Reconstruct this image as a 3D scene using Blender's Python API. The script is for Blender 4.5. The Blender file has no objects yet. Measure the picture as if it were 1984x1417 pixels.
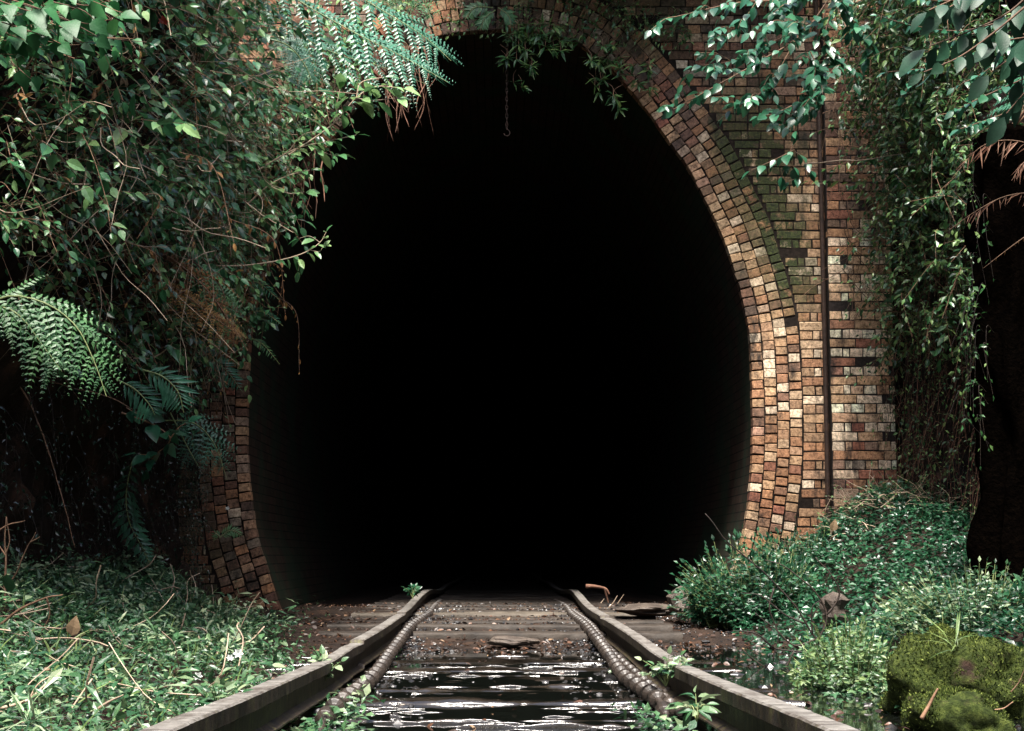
import bpy, math, random
import numpy as np
from mathutils import Vector, Matrix

# ------------------------------------------------------------------ camera, sky, sun, exposure
S = bpy.context.scene
COL = S.collection
F_PX, CX, CY = 3165.0, 992.0, 708.5
CAM_H = 0.57
PITCH = math.atan(367.5 / F_PX)
YAW = math.atan(23.0 / F_PX)
cam = bpy.data.cameras.new("camera")
cam.lens = 36.0 * F_PX / 1984.0
cam.sensor_width = 36.0
cam.clip_end = 500.0
cam.clip_start = 0.05
cam_ob = bpy.data.objects.new("camera", cam)
COL.objects.link(cam_ob)
cam_ob.location = (0, 0, CAM_H)
cam_ob.rotation_euler = (math.pi / 2 + PITCH, 0, -YAW)
S.camera = cam_ob
CAM_M = cam_ob.rotation_euler.to_matrix()

SUN_EL, SUN_AZ = math.radians(66), math.radians(185)      # azimuth measured clockwise from +Y (behind the camera)
W = bpy.data.worlds.new("World")
S.world = W
W.use_nodes = True
wn = W.node_tree
bg = wn.nodes["Background"]
sky = wn.nodes.new("ShaderNodeTexSky")
sky.sky_type = 'NISHITA'
sky.sun_disc = False
sky.sun_elevation = SUN_EL
sky.sun_rotation = SUN_AZ
sky.dust_density = 4.0
sky.air_density = 1.0
sky.ozone_density = 1.0
wn.links.new(sky.outputs[0], bg.inputs[0])
bg.inputs[1].default_value = 0.11
sun = bpy.data.lights.new("sun", 'SUN')
sun.energy = 3.2
sun.angle = math.radians(13)
sun.color = (1.0, 0.95, 0.87)
sun_ob = bpy.data.objects.new("sun", sun)
COL.objects.link(sun_ob)
sd = Vector((math.sin(SUN_AZ) * math.cos(SUN_EL), math.cos(SUN_AZ) * math.cos(SUN_EL), math.sin(SUN_EL)))
sun_ob.rotation_euler = sd.to_track_quat('Z', 'Y').to_euler()
S.view_settings.view_transform = 'Standard'
S.view_settings.look = 'None'
S.view_settings.gamma = 1.0
S.view_settings.exposure = 2.1
S.cycles.max_bounces = 6

# ------------------------------------------------------------------ helpers
RNG = np.random.default_rng(7)
random.seed(7)
ZUP = np.array([0., 0., 1.])


def P(px, py, Y):
    """the point at distance Y down the line that the photograph's pixel looks along"""
    d = CAM_M @ Vector(((px - CX) / F_PX, (CY - py) / F_PX, -1.0))
    k = Y / d.y
    return np.array([d.x * k, Y, CAM_H + d.z * k])


def PP(lst, Y):
    return np.array([P(a[0], a[1], a[2] if len(a) > 2 else Y) for a in lst])


def nrm(a):
    a = np.asarray(a, float)
    return a / np.maximum(np.linalg.norm(a, axis=-1, keepdims=True), 1e-9)


def sstep(a, b, x):
    t = np.clip((np.asarray(x, float) - a) / (b - a), 0, 1)
    return t * t * (3 - 2 * t)


def _hash(i, j, k):
    h = (i.astype(np.int64) * 374761393 + j.astype(np.int64) * 668265263 + k.astype(np.int64) * 2147483647) & 0x7fffffff
    h = ((h ^ (h >> 13)) * 1274126177) & 0x7fffffff
    return ((h ^ (h >> 16)) & 0xffff) / 65535.0


def vnoise(p):
    p = np.asarray(p, float)
    i = np.floor(p).astype(np.int64)
    f = p - i
    f = f * f * (3 - 2 * f)
    r = 0
    for a in (0, 1):
        for b in (0, 1):
            for c in (0, 1):
                w = (f[..., 0] if a else 1 - f[..., 0]) * (f[..., 1] if b else 1 - f[..., 1]) * (f[..., 2] if c else 1 - f[..., 2])
                r = r + w * _hash(i[..., 0] + a, i[..., 1] + b, i[..., 2] + c)
    return r - 0.5


def fbm(p, s=1.0, o=4):
    p = np.asarray(p, float) * s
    r, a = 0, 1.0
    for _ in range(o):
        r = r + a * vnoise(p)
        p = p * 2.03 + 17.1
        a *= 0.5
    return r


def curve(pts, n):
    """smooth curve through pts, n samples"""
    pts = np.asarray(pts, float)
    if len(pts) == 2:
        return pts[0] + (pts[1] - pts[0]) * np.linspace(0, 1, n)[:, None]
    q = np.vstack([2 * pts[0] - pts[1], pts, 2 * pts[-1] - pts[-2]])
    seg = len(pts) - 1
    t = np.linspace(0, seg - 1e-6, n)
    i = t.astype(int)
    u = (t - i)[:, None]
    a, b, c, d = q[i], q[i + 1], q[i + 2], q[i + 3]
    return 0.5 * (2 * b + (c - a) * u + (2 * a - 5 * b + 4 * c - d) * u ** 2 + (3 * b - a - 3 * c + d) * u ** 3)


class MB:
    """collects vertices, faces and two vertex attributes, and links them as one mesh object"""

    def __init__(self):
        self.v, self.f, self.t, self.c, self.n = [], [], [], [], 0

    def add(self, v, faces, tint=0.5, col=None):
        v = np.asarray(v, float).reshape(-1, 3)
        self.v.append(v)
        for f in faces:
            self.f.append(np.asarray(f, np.int64) + self.n)
        self.t.append(np.broadcast_to(np.asarray(tint, float), (len(v),)))
        self.c.append(np.broadcast_to(np.asarray(col if col is not None else (.5, .5, .5), float), (len(v), 3)))
        self.n += len(v)

    def build(self, name, mat, parent=None, smooth=False, label=None, cat=None, group=None, kind=None, uv=None):
        me = bpy.data.meshes.new(name)
        v = np.vstack(self.v)
        loops = np.concatenate([f.ravel() for f in self.f])
        cnt = np.concatenate([np.full(len(f), f.shape[1]) for f in self.f])
        me.vertices.add(len(v))
        me.vertices.foreach_set("co", v.ravel().astype(np.float32))
        me.loops.add(len(loops))
        me.loops.foreach_set("vertex_index", loops.astype(np.int32))
        me.polygons.add(len(cnt))
        me.polygons.foreach_set("loop_start", np.concatenate([[0], np.cumsum(cnt)[:-1]]).astype(np.int32))
        me.polygons.foreach_set("loop_total", cnt.astype(np.int32))
        me.update(calc_edges=True)
        at = me.attributes.new("tint", 'FLOAT', 'POINT')
        at.data.foreach_set("value", np.concatenate(self.t).astype(np.float32))
        c = np.vstack(self.c)
        ac = me.attributes.new("col", 'FLOAT_COLOR', 'POINT')
        ac.data.foreach_set("color", np.hstack([c, np.ones((len(c), 1))]).ravel().astype(np.float32))
        me.polygons.foreach_set("use_smooth", np.full(len(cnt), bool(smooth)))
        me.materials.append(mat)
        me.validate()
        o = bpy.data.objects.new(name, me)
        COL.objects.link(o)
        if parent is not None:
            o.parent = parent
        tag(o, label, cat, group, kind)
        return o


def tag(o, label=None, cat=None, group=None, kind=None):
    if label: o["label"] = label
    if cat: o["category"] = cat
    if group: o["group"] = group
    if kind: o["kind"] = kind
    return o


def thing(name, label, cat, loc=(0, 0, 0), group=None):
    """an Empty at the thing's base; child meshes are built in world coordinates and keep their place"""
    o = bpy.data.objects.new(name, None)
    o.empty_display_size = 0.1
    COL.objects.link(o)
    o.location = tuple(float(a) for a in loc)
    return tag(o, label, cat, group)


def part(mb, name, mat, parent, smooth=False, label=None, kind=None):
    o = mb.build(name, mat, None, smooth, label, kind=kind)
    o.parent = parent
    p = Vector((0, 0, 0))
    q = parent
    while q is not None:
        p += q.location
        q = q.parent
    o.location = -p
    return o


# leaf shapes: x across, y along, z along the leaf's normal
def _leaf(ts, ws, fold=0.25, droop=0.18):
    n = len(ts)
    v, f3, f4 = [], [], []
    for t, w in zip(ts, ws):
        z = -droop * t * t
        if w == 0:
            v.append([(0, t, z)])
        else:
            v.append([(0, t, z), (-w, t * 0.97 + .01, z + fold * w), (w, t * 0.97 + .01, z + fold * w)])
    idx, k = [], 0
    for r in v:
        idx.append(list(range(k, k + len(r))))
        k += len(r)
    for a, b in zip(idx[:-1], idx[1:]):
        if len(a) == 1 and len(b) == 3:
            f3 += [(a[0], b[0], b[1]), (a[0], b[2], b[0])]
        elif len(a) == 3 and len(b) == 1:
            f3 += [(a[0], b[0], a[1]), (a[0], a[2], b[0])]
        else:
            f4 += [(a[0], b[0], b[1], a[1]), (a[0], a[2], b[2], b[0])]
    fs = [np.array(f3)]
    if f4: fs.append(np.array(f4))
    return np.array([p for r in v for p in r], float), fs


OVATE = _leaf([0, .18, .45, .75, 1], [0, .22, .29, .17, 0])
HEART = _leaf([0, .05, .3, .65, 1], [0, .3, .42, .24, 0], .18, .25)
ELLIP = _leaf([0, .25, .55, .82, 1], [0, .17, .22, .13, 0], .3, .25)
SMALL = _leaf([0, .45, 1], [0, .27, 0], .3, .15)
LANCE = _leaf([0, .4, 1], [0, .11, 0], .3, .2)
PINN = _leaf([0, .3, 1], [0, .16, 0], .15, .12)
BLADE = _leaf([0, .35, .7, 1], [0, .03, .024, 0], .3, .55)


def put_leaves(mb, pos, d, n, s, shape=OVATE, w=1.0, tint=None):
    tv, tf = shape
    pos = np.asarray(pos, float)
    N = len(pos)
    if N == 0: return
    d = nrm(np.broadcast_to(d, (N, 3)))
    n = np.broadcast_to(n, (N, 3))
    side = nrm(np.cross(d, n))
    nn = np.cross(side, d)
    s = np.broadcast_to(np.asarray(s, float), (N,))
    w = np.broadcast_to(np.asarray(w, float), (N,))
    if tint is None: tint = RNG.random(N)
    tint = np.broadcast_to(tint, (N,))
    v = pos[:, None, :] + s[:, None, None] * (tv[None, :, 0, None] * w[:, None, None] * side[:, None, :] + tv[None, :, 1, None] * d[:, None, :] + tv[None, :, 2, None] * nn[:, None, :])
    k = len(tv)
    off = (np.arange(N) * k)[:, None, None]
    mb.add(v.reshape(-1, 3), [(f[None] + off).reshape(-1, f.shape[1]) for f in tf], np.repeat(tint, k))


def tube(mb, pts, r, sides=5, tint=None, cap=True):
    pts = np.asarray(pts, float)
    n = len(pts)
    r = np.broadcast_to(np.asarray(r, float), (n,))
    t = nrm(np.gradient(pts, axis=0))
    ref = np.array([0.31, 0.2, 0.93]) if abs(t[:, 2]).mean() < .8 else np.array([1., .2, .1])
    a = nrm(np.cross(t, ref))
    b = np.cross(t, a)
    an = np.linspace(0, 2 * math.pi, sides, endpoint=False)
    v = pts[:, None] + r[:, None, None] * (np.cos(an)[None, :, None] * a[:, None] + np.sin(an)[None, :, None] * b[:, None])
    i = np.arange(n - 1)[:, None] * sides
    j = np.arange(sides)[None]
    j2 = (j + 1) % sides
    q = np.stack([i + j, i + j2, i + sides + j2, i + sides + j], -1).reshape(-1, 4)
    fs = [q]
    if cap:
        fs += [np.array([list(range(sides))[::-1]]), np.array([[(n - 1) * sides + k for k in range(sides)]])]
    mb.add(v.reshape(-1, 3), fs, random.random() if tint is None else tint)


def grid(mb, V, tint=0.5, col=None, flip=False):
    """V (a,b,3) as quads"""
    a, b = V.shape[:2]
    i = np.arange(a - 1)[:, None] * b
    j = np.arange(b - 1)[None]
    q = np.stack([i + j, i + j + 1, i + b + j + 1, i + b + j], -1).reshape(-1, 4)
    if flip: q = q[:, ::-1]
    mb.add(V.reshape(-1, 3), [q], tint, col)


# ------------------------------------------------------------------ materials
def mat(name):
    m = bpy.data.materials.new(name)
    m.use_nodes = True
    nt = m.node_tree
    nt.nodes.clear()
    out = nt.nodes.new("ShaderNodeOutputMaterial")
    bs = nt.nodes.new("ShaderNodeBsdfPrincipled")
    nt.links.new(bs.outputs[0], out.inputs[0])
    return m, nt, bs, out


def nd(nt, t, **kw):
    n = nt.nodes.new(t)
    for k, v in kw.items():
        if k.startswith("i_"): n.inputs[int(k[2:])].default_value = v
        else: setattr(n, k, v)
    return n


def noise(nt, scale, detail=4, rough=.6, vec=None, sc3=None):
    co = nt.nodes.new("ShaderNodeTexCoord")
    src = co.outputs["Object"] if vec is None else vec
    if sc3:
        mp = nt.nodes.new("ShaderNodeMapping")
        mp.inputs["Scale"].default_value = sc3
        nt.links.new(src, mp.inputs[0])
        src = mp.outputs[0]
    n = nt.nodes.new("ShaderNodeTexNoise")
    n.inputs["Scale"].default_value = scale
    n.inputs["Detail"].default_value = detail
    n.inputs["Roughness"].default_value = rough
    nt.links.new(src, n.inputs["Vector"])
    return n.outputs["Fac"]


def ramp(nt, fac, stops):
    r = nt.nodes.new("ShaderNodeValToRGB")
    e = r.color_ramp.elements
    while len(e) > 1: e.remove(e[-1])
    e[0].position, e[0].color = stops[0][0], (*stops[0][1], 1)
    for p, c in stops[1:]:
        k = e.new(p)
        k.color = (*c, 1)
    nt.links.new(fac, r.inputs[0])
    return r.outputs[0]


def mixc(nt, fac, a, b, mode='MIX'):
    m = nt.nodes.new("ShaderNodeMix")
    m.data_type = 'RGBA'
    m.blend_type = mode
    for k, x in ((0, fac), (6, a), (7, b)):
        if isinstance(x, (int, float)): m.inputs[k].default_value = x
        elif isinstance(x, tuple): m.inputs[k].default_value = (*x, 1)
        else: nt.links.new(x, m.inputs[k])
    return m.outputs[2]


def mth(nt, op, a, b=0.0):
    m = nt.nodes.new("ShaderNodeMath")
    m.operation = op
    for k, x in ((0, a), (1, b)):
        if isinstance(x, (int, float)): m.inputs[k].default_value = x
        else: nt.links.new(x, m.inputs[k])
    return m.outputs[0]


def bump(nt, bs, h, strength=.4, dist=.01):
    b = nt.nodes.new("ShaderNodeBump")
    b.inputs["Strength"].default_value = strength
    b.inputs["Distance"].default_value = dist
    nt.links.new(h, b.inputs["Height"])
    nt.links.new(b.outputs[0], bs.inputs["Normal"])


def attr(nt, name):
    a = nt.nodes.new("ShaderNodeAttribute")
    a.attribute_name = name
    return a


def leaf_mat(name, stops, rough=.38, trans=.22, spec=.5):
    m, nt, bs, out = mat(name)
    a = attr(nt, "tint")
    c = ramp(nt, a.outputs["Fac"], stops)
    nz = noise(nt, 9, 3)
    c = mixc(nt, .55, c, ramp(nt, nz, [(.3, (.45, .45, .45)), (.7, (1.35, 1.35, 1.35))]), 'MULTIPLY')
    nt.links.new(c, bs.inputs["Base Color"])
    bs.inputs["Roughness"].default_value = rough
    bs.inputs["Specular IOR Level"].default_value = spec
    bump(nt, bs, noise(nt, 120, 2), .25, .004)
    tr = nt.nodes.new("ShaderNodeBsdfTranslucent")
    nt.links.new(c, tr.inputs[0])
    mx = nt.nodes.new("ShaderNodeMixShader")
    mx.inputs[0].default_value = trans
    nt.links.new(bs.outputs[0], mx.inputs[1])
    nt.links.new(tr.outputs[0], mx.inputs[2])
    nt.links.new(mx.outputs[0], out.inputs[0])
    return m


def plain(name, stops, scale=8, rough=.8, spec=.3, bstr=.4, bdist=.01, bscale=40, use_tint=False, detail=5):
    m, nt, bs, out = mat(name)
    f = noise(nt, scale, detail)
    c = ramp(nt, f, stops)
    if use_tint:
        a = attr(nt, "tint")
        c = mixc(nt, 1.0, c, ramp(nt, a.outputs["Fac"], [(0, (.5, .5, .5)), (1, (1.5, 1.5, 1.5))]), 'MULTIPLY')
    nt.links.new(c, bs.inputs["Base Color"])
    bs.inputs["Roughness"].default_value = rough
    bs.inputs["Specular IOR Level"].default_value = spec
    if bstr: bump(nt, bs, noise(nt, bscale, 5), bstr, bdist)
    return m


M = {}
M['leaf'] = leaf_mat("creeper_leaf", [(0, (.008, .026, .011)), (.3, (.026, .105, .040)), (.65, (.07, .20, .075)), (1, (.20, .32, .12))], .34, .26, .5)
M['leaf_bright'] = leaf_mat("bright_leaf", [(0, (.012, .06, .02)), (.6, (.022, .11, .034)), (1, (.05, .17, .05))], .48, .25, .3)
M['leaf_teal'] = leaf_mat("glossy_leaf", [(0, (.010, .05, .026)), (.6, (.022, .10, .052)), (1, (.05, .17, .085))], .30, .2, .55)
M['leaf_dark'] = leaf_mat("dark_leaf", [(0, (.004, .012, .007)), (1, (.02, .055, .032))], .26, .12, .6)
M['leaf_big'] = leaf_mat("big_drooping_leaf", [(0, (.008, .03, .016)), (1, (.02, .065, .036))], .5, .15, .3)
M['leaf_small'] = leaf_mat("small_leaf", [(0, (.010, .035, .012)), (.5, (.035, .115, .035)), (1, (.17, .26, .08))], .36)
M['leaf_ground'] = leaf_mat("ground_leaf", [(0, (.009, .030, .014)), (.45, (.026, .088, .036)), (.75, (.068, .145, .06)), (1, (.25, .31, .18))], .40, .22, .5)
M['leaf_shrub'] = leaf_mat("shrub_leaf", [(0, (.005, .025, .012)), (.6, (.012, .068, .030)), (1, (.04, .12, .055))], .34)
M['leaf_pale'] = leaf_mat("pale_shrub_leaf", [(0, (.02, .06, .02)), (.6, (.06, .13, .045)), (1, (.16, .22, .08))], .4)
M['leaf_lime'] = leaf_mat("lime_leaf", [(0, (.05, .10, .025)), (1, (.16, .22, .07))], .45)
M['fern'] = leaf_mat("fern_green", [(0, (.015, .075, .04)), (1, (.04, .15, .08))], .4)
M['fern_bright'] = leaf_mat("fern_bright", [(0, (.022, .11, .062)), (1, (.06, .20, .12))], .36, .25, .5)
M['fern_olive'] = leaf_mat("fern_olive", [(0, (.022, .085, .03)), (1, (.085, .20, .07))], .45)
M['fern_dead'] = leaf_mat("fern_dead", [(0, (.07, .03, .012)), (.6, (.17, .085, .03)), (1, (.28, .17, .06))], .7, .2, .2)
M['fern_pink'] = leaf_mat("fern_dry", [(0, (.16, .07, .045)), (1, (.4, .25, .18))], .7, .2, .2)
M['moss'] = leaf_mat("moss", [(0, (.013, .022, .005)), (.6, (.05, .074, .015)), (1, (.20, .24, .06))], .8, .2, .1)
M['litter'] = leaf_mat("litter", [(0, (.010, .006, .004)), (.6, (.045, .02, .011)), (.9, (.12, .055, .03)), (1, (.25, .17, .10))], .45, .1, .5)
M['stem'] = plain("stem_bark", [(.3, (.07, .035, .02)), (.7, (.22, .13, .08))], 12, .7, use_tint=True)
M['stem_pale'] = plain("stem_pale", [(.3, (.22, .15, .10)), (.7, (.46, .36, .27))], 12, .65, use_tint=True)
M['stem_green'] = plain("stem_green", [(.3, (.08, .12, .04)), (.7, (.22, .25, .11))], 12, .5, use_tint=True)
M['stem_dark'] = plain("stem_dark", [(.3, (.008, .006, .005)), (.7, (.03, .02, .015))], 12, .6, use_tint=True)
M['root'] = plain("root", [(.3, (.06, .028, .018)), (.7, (.16, .08, .05))], 20, .8, use_tint=True)
M['soil'] = plain("soil", [(.3, (.008, .005, .004)), (.55, (.02, .012, .008)), (.75, (.05, .026, .016))], 5, .85, .2, .8, .03, 14)
M['rock'] = plain("rock", [(.3, (.002, .0015, .0015)), (.55, (.010, .007, .006)), (.72, (.085, .045, .032))], 3, .7, .15, 1.0, .05, 9, detail=8)
M['bank'] = plain("bank", [(.3, (.006, .0045, .0035)), (.55, (.022, .014, .010)), (.75, (.09, .046, .03))], 4, .8, .1, 1.0, .04, 11, detail=8)
M['stone'] = plain("wet_stone", [(.3, (.008, .008, .009)), (.7, (.04, .038, .038))], 14, .3, .5, .4, .004, 60, use_tint=True)
M['mortar'] = plain("mortar", [(.3, (.006, .005, .004)), (.7, (.022, .016, .013))], 30, .95, .1)
M['rubble'] = plain("rubble_rock", [(.3, (.03, .022, .018)), (.7, (.10, .08, .065))], 8, .6, .3, .8, .02, 20)
M['wood_wet'] = plain("wet_sleeper", [(.3, (.006, .005, .004)), (.7, (.028, .022, .017))], 6, .10, .6, .35, .008, 45)
M['wood_dry'] = plain("dry_sleeper", [(.3, (.012, .009, .007)), (.7, (.045, .035, .027))], 6, .7, .3, .8, .006, 40)
M['wood_pale'] = plain("pale_sleeper", [(.3, (.04, .033, .025)), (.7, (.12, .10, .078))], 6, .7, .3, .8, .006, 40)
M['fibre'] = plain("fern_trunk", [(.3, (.0005, .0004, .0004)), (.7, (.002, .0014, .001))], 30, 1.0, 0.0, 1.0, .02, 40)
M['hose'] = plain("hose", [(.3, (.008, .006, .005)), (.7, (.045, .034, .027))], 10, .45, .4, .4, .003, 60)
M['iron'] = plain("iron", [(.3, (.015, .009, .007)), (.7, (.05, .027, .018))], 20, .7, .3)
M['flower'] = leaf_mat("red_bract", [(0, (.35, .03, .02)), (1, (.5, .07, .04))], .5)
M['white'] = leaf_mat("pale_petal", [(0, (.6, .64, .6)), (1, (.8, .82, .78))], .5)


def brick_mat():
    m, nt, bs, out = mat("old_brick")
    c = attr(nt, "col").outputs["Color"]
    mo = attr(nt, "tint").outputs["Fac"]
    fine = noise(nt, 34, 6, .75)
    c = mixc(nt, 1.0, c, ramp(nt, fine, [(.34, (.22, .19, .17)), (.48, (.85, .82, .78)), (.64, (1.45, 1.42, 1.38))]), 'MULTIPLY')
    speck = noise(nt, 130, 3, .7)
    c = mixc(nt, ramp(nt, speck, [(.60, (0, 0, 0)), (.70, (.75, .75, .75))]), c, (.02, .014, .012))
    grime = noise(nt, 2.3, 7, .68, sc3=(1.6, 1.6, .55))
    c = mixc(nt, ramp(nt, grime, [(.52, (0, 0, 0)), (.64, (.9, .9, .9))]), c, (.012, .010, .009))
    mm = mth(nt, 'MULTIPLY', mo, ramp(nt, noise(nt, 7, 6, .7), [(.32, (0, 0, 0)), (.48, (1, 1, 1))]))
    mcol = ramp(nt, noise(nt, 45, 4, .7), [(.35, (.006, .009, .002)), (.55, (.025, .035, .006)), (.75, (.06, .075, .015))])
    c = mixc(nt, mm, c, mcol)
    nt.links.new(c, bs.inputs["Base Color"])
    bs.inputs["Roughness"].default_value = .75
    bs.inputs["Specular IOR Level"].default_value = .3
    bump(nt, bs, noise(nt, 60, 6, .7), .8, .008)
    return m


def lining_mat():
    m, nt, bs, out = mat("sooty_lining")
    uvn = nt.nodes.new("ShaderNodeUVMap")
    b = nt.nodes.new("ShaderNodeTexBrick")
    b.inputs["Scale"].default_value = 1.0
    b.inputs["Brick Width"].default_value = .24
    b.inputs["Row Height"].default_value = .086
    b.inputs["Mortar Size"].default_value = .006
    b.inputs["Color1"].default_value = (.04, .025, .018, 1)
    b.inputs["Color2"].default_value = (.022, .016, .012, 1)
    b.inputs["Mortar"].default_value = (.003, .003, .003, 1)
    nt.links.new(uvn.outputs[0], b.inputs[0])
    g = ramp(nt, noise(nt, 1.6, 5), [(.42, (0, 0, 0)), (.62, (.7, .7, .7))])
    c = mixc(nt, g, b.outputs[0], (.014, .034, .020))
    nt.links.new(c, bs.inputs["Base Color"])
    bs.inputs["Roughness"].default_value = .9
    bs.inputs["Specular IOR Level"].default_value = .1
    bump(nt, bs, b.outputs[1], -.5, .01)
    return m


def rail_mat():
    m, nt, bs, out = mat("weathered_rail")
    geo = nt.nodes.new("ShaderNodeNewGeometry")
    sx = nt.nodes.new("ShaderNodeSeparateXYZ")
    nt.links.new(geo.outputs["True Normal"], sx.inputs[0])
    top = ramp(nt, mth(nt, 'MULTIPLY', sx.outputs[2], attr(nt, "tint").outputs["Fac"]), [(.55, (0, 0, 0)), (.9, (1, 1, 1))])
    dirt = noise(nt, 6, 6, .7, sc3=(3, .6, 3))
    topc = ramp(nt, noise(nt, 16, 6, .7), [(.3, (.07, .064, .055)), (.5, (.14, .13, .118)), (.7, (.23, .22, .20))])
    band = noise(nt, 5, 4, .7, sc3=(.25, 2.2, 1))
    topc = mixc(nt, ramp(nt, band, [(.54, (0, 0, 0)), (.58, (.8, .8, .8)), (.62, (.2, .2, .2))]), topc, (.03, .024, .02))
    topc = mixc(nt, ramp(nt, dirt, [(.5, (0, 0, 0)), (.66, (.75, .75, .75))]), topc, (.045, .034, .026))
    side = ramp(nt, noise(nt, 22, 6, .7, sc3=(1, 1, .5)), [(.36, (.008, .006, .004)), (.52, (.035, .022, .013)), (.6, (.05, .045, .016)), (.72, (.12, .11, .03))])
    c = mixc(nt, top, side, topc)
    nt.links.new(c, bs.inputs["Base Color"])
    bs.inputs["Roughness"].default_value = .62
    bs.inputs["Specular IOR Level"].default_value = .4
    bump(nt, bs, noise(nt, 70, 6, .7), .6, .005)
    return m


def water_mat():
    m, nt, bs, out = mat("still_water")
    bs.inputs["Base Color"].default_value = (.004, .005, .004, 1)
    bs.inputs["Roughness"].default_value = .04
    bs.inputs["Specular IOR Level"].default_value = .5
    bump(nt, bs, noise(nt, 5, 3, .5, sc3=(.5, 1.6, 1)), .12, .006)
    return m


def mossrock_mat():
    m, nt, bs, out = mat("mossy_rock")
    f = noise(nt, 5, 6, .7)
    mo = ramp(nt, noise(nt, 30, 5, .7), [(.3, (.010, .016, .003)), (.5, (.034, .05, .010)), (.7, (.10, .125, .028))])
    ro = ramp(nt, noise(nt, 18, 5, .7), [(.3, (.012, .008, .006)), (.7, (.06, .035, .025))])
    c = mixc(nt, ramp(nt, f, [(.58, (1, 1, 1)), (.68, (0, 0, 0))]), ro, mo)
    nt.links.new(c, bs.inputs["Base Color"])
    bs.inputs["Roughness"].default_value = .9
    bs.inputs["Specular IOR Level"].default_value = .15
    bump(nt, bs, noise(nt, 45, 6, .75), 1.0, .03)
    return m


M['brick'], M['lining'], M['rail'], M['water'], M['mossrock'] = brick_mat(), lining_mat(), rail_mat(), water_mat(), mossrock_mat()

# ------------------------------------------------------------------ ground, rock faces, water
RAIL_Y = np.array([-6, 1.0, 3.7, 7.5, 10.5, 14.0, 17.4, 20, 46])
RAIL_Z = np.array([.20, .20, .192, .10, .125, .155, .214, .15, .12])
GAUGE = 0.76


def rail_z(y):
    t = np.interp(y, RAIL_Y, RAIL_Z)
    return t


def ground_h(x, y):
    x, y = np.asarray(x, float), np.asarray(y, float)
    p = np.stack([x, y, np.zeros_like(x)], -1)
    n = fbm(p, 1.3, 4) * .10 + fbm(p, 7, 3) * .03
    bed = -.075 + .115 * sstep(9.8, 13.2, y) + .03 * sstep(13, 17, y)
    xl = -.95 - .13 * np.clip(y - 6, 0, 9)
    left = sstep(0, 1, (xl - x) / (2.95 + xl)) * (.22 + .24 * sstep(4, 9, y)) * (1 - .85 * sstep(12.4, 14.2, y) * sstep(-2.9, -2.4, x))
    right = sstep(1.75, 3.3, x) * (.10 + .36 * sstep(4, 9.5, y))
    mound = .52 * np.exp(-((x - 3.3) / .95) ** 2 - ((y - 13.9) / 1.5) ** 2)
    pool = -.06 * np.exp(-((x - 1.45) / .6) ** 2 - ((y - 8.3) / 2.6) ** 2)
    trough = np.exp(-((np.abs(x) - GAUGE) / .2) ** 2) * -.05 * (1 - sstep(9, 12, y))
    inside = sstep(15.0, 16.0, y)
    amp = .25 + .75 * sstep(.8, 1.6, np.abs(x))
    return bed + (left + right + mound) * (1 - inside) + pool + trough + n * amp * (1 - .5 * inside)


def make_ground():
    xs = np.concatenate([np.linspace(-40, -5, 8)[:-1], np.linspace(-5, 5, 150), np.linspace(5, 40, 8)[1:]])
    ys = np.concatenate([np.linspace(-30, 1, 16)[:-1], np.linspace(1, 18, 230), np.linspace(18, 80, 30)[1:]])
    X, Y = np.meshgrid(xs, ys)
    mb = MB()
    grid(mb, np.stack([X, Y, ground_h(X, Y)], -1))
    mb.build("ground", M['soil'], smooth=True, kind="structure", label="dark damp soil of the railway cutting floor")


make_ground()


def left_face(y, z):
    b = .50 * sstep(.9, 2.8, z) * np.exp(-((y - 10.5) / 3.6) ** 2)
    return -2.95 + b + .12 * sstep(15, 13.5, y) - .1 * (z / 6)


def right_face(y, z):
    return 3.72 + .35 * sstep(14.6, 11.5, y) + .1 * sstep(2, 5, z)


def rock_face(name, fn, sgn, m, label):
    ys = np.concatenate([np.linspace(-16, 6, 40)[:-1], np.linspace(6, 15.02, 110)])
    zs = np.linspace(-.8, 7.6, 90)
    Y, Z = np.meshgrid(ys, zs)
    X = fn(Y, Z)
    p = np.stack([X, Y, Z], -1)
    fade = sstep(15.0, 14.5, Y)
    X = X + sgn * (fbm(p, .9, 5) * .55 + np.abs(fbm(p, 3.1, 4)) * -.25) * (.35 + .65 * fade)
    top = np.stack([X[-1] - sgn * 9, Y[-1], Z[-1] + 1.2], -1)[None]
    V = np.concatenate([np.stack([X, Y, Z], -1), top], 0)
    mb = MB()
    grid(mb, V, flip=sgn < 0)
    mb.build(name, m, smooth=True, kind="structure", label=label)


rock_face("cliff_face", left_face, 1, M['bank'], "dark earth and rock face on the left of the cutting")
rock_face("cliff_face", right_face, -1, M['rock'], "dark wet rock face on the right of the cutting")


def hillside():
    # wooded slope over the tunnel, and the far end of the cutting behind the viewer
    mb = MB()
    xs, ys = np.linspace(-30, 30, 40), np.linspace(15.02, 75, 30)
    X, Y = np.meshgrid(xs, ys)
    p = np.stack([X, Y, X * 0], -1)
    grid(mb, np.stack([X, Y, 7.35 + .25 * (Y - 15.2) + fbm(p, .3, 3)], -1))
    mb.build("hillside", M['soil'], smooth=True, kind="structure", label="soil slope over the tunnel")


hillside()


def water():
    mb = MB()
    xs, ys = np.linspace(-.80, 2.7, 20), np.linspace(2.5, 12.0, 40)
    X, Y = np.meshgrid(xs, ys)
    grid(mb, np.stack([X, Y, X * 0 - .052], -1))
    mb.build("water", M['water'], smooth=True, kind="structure", label="still dark floodwater between the rails and beside them")


water()

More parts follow.
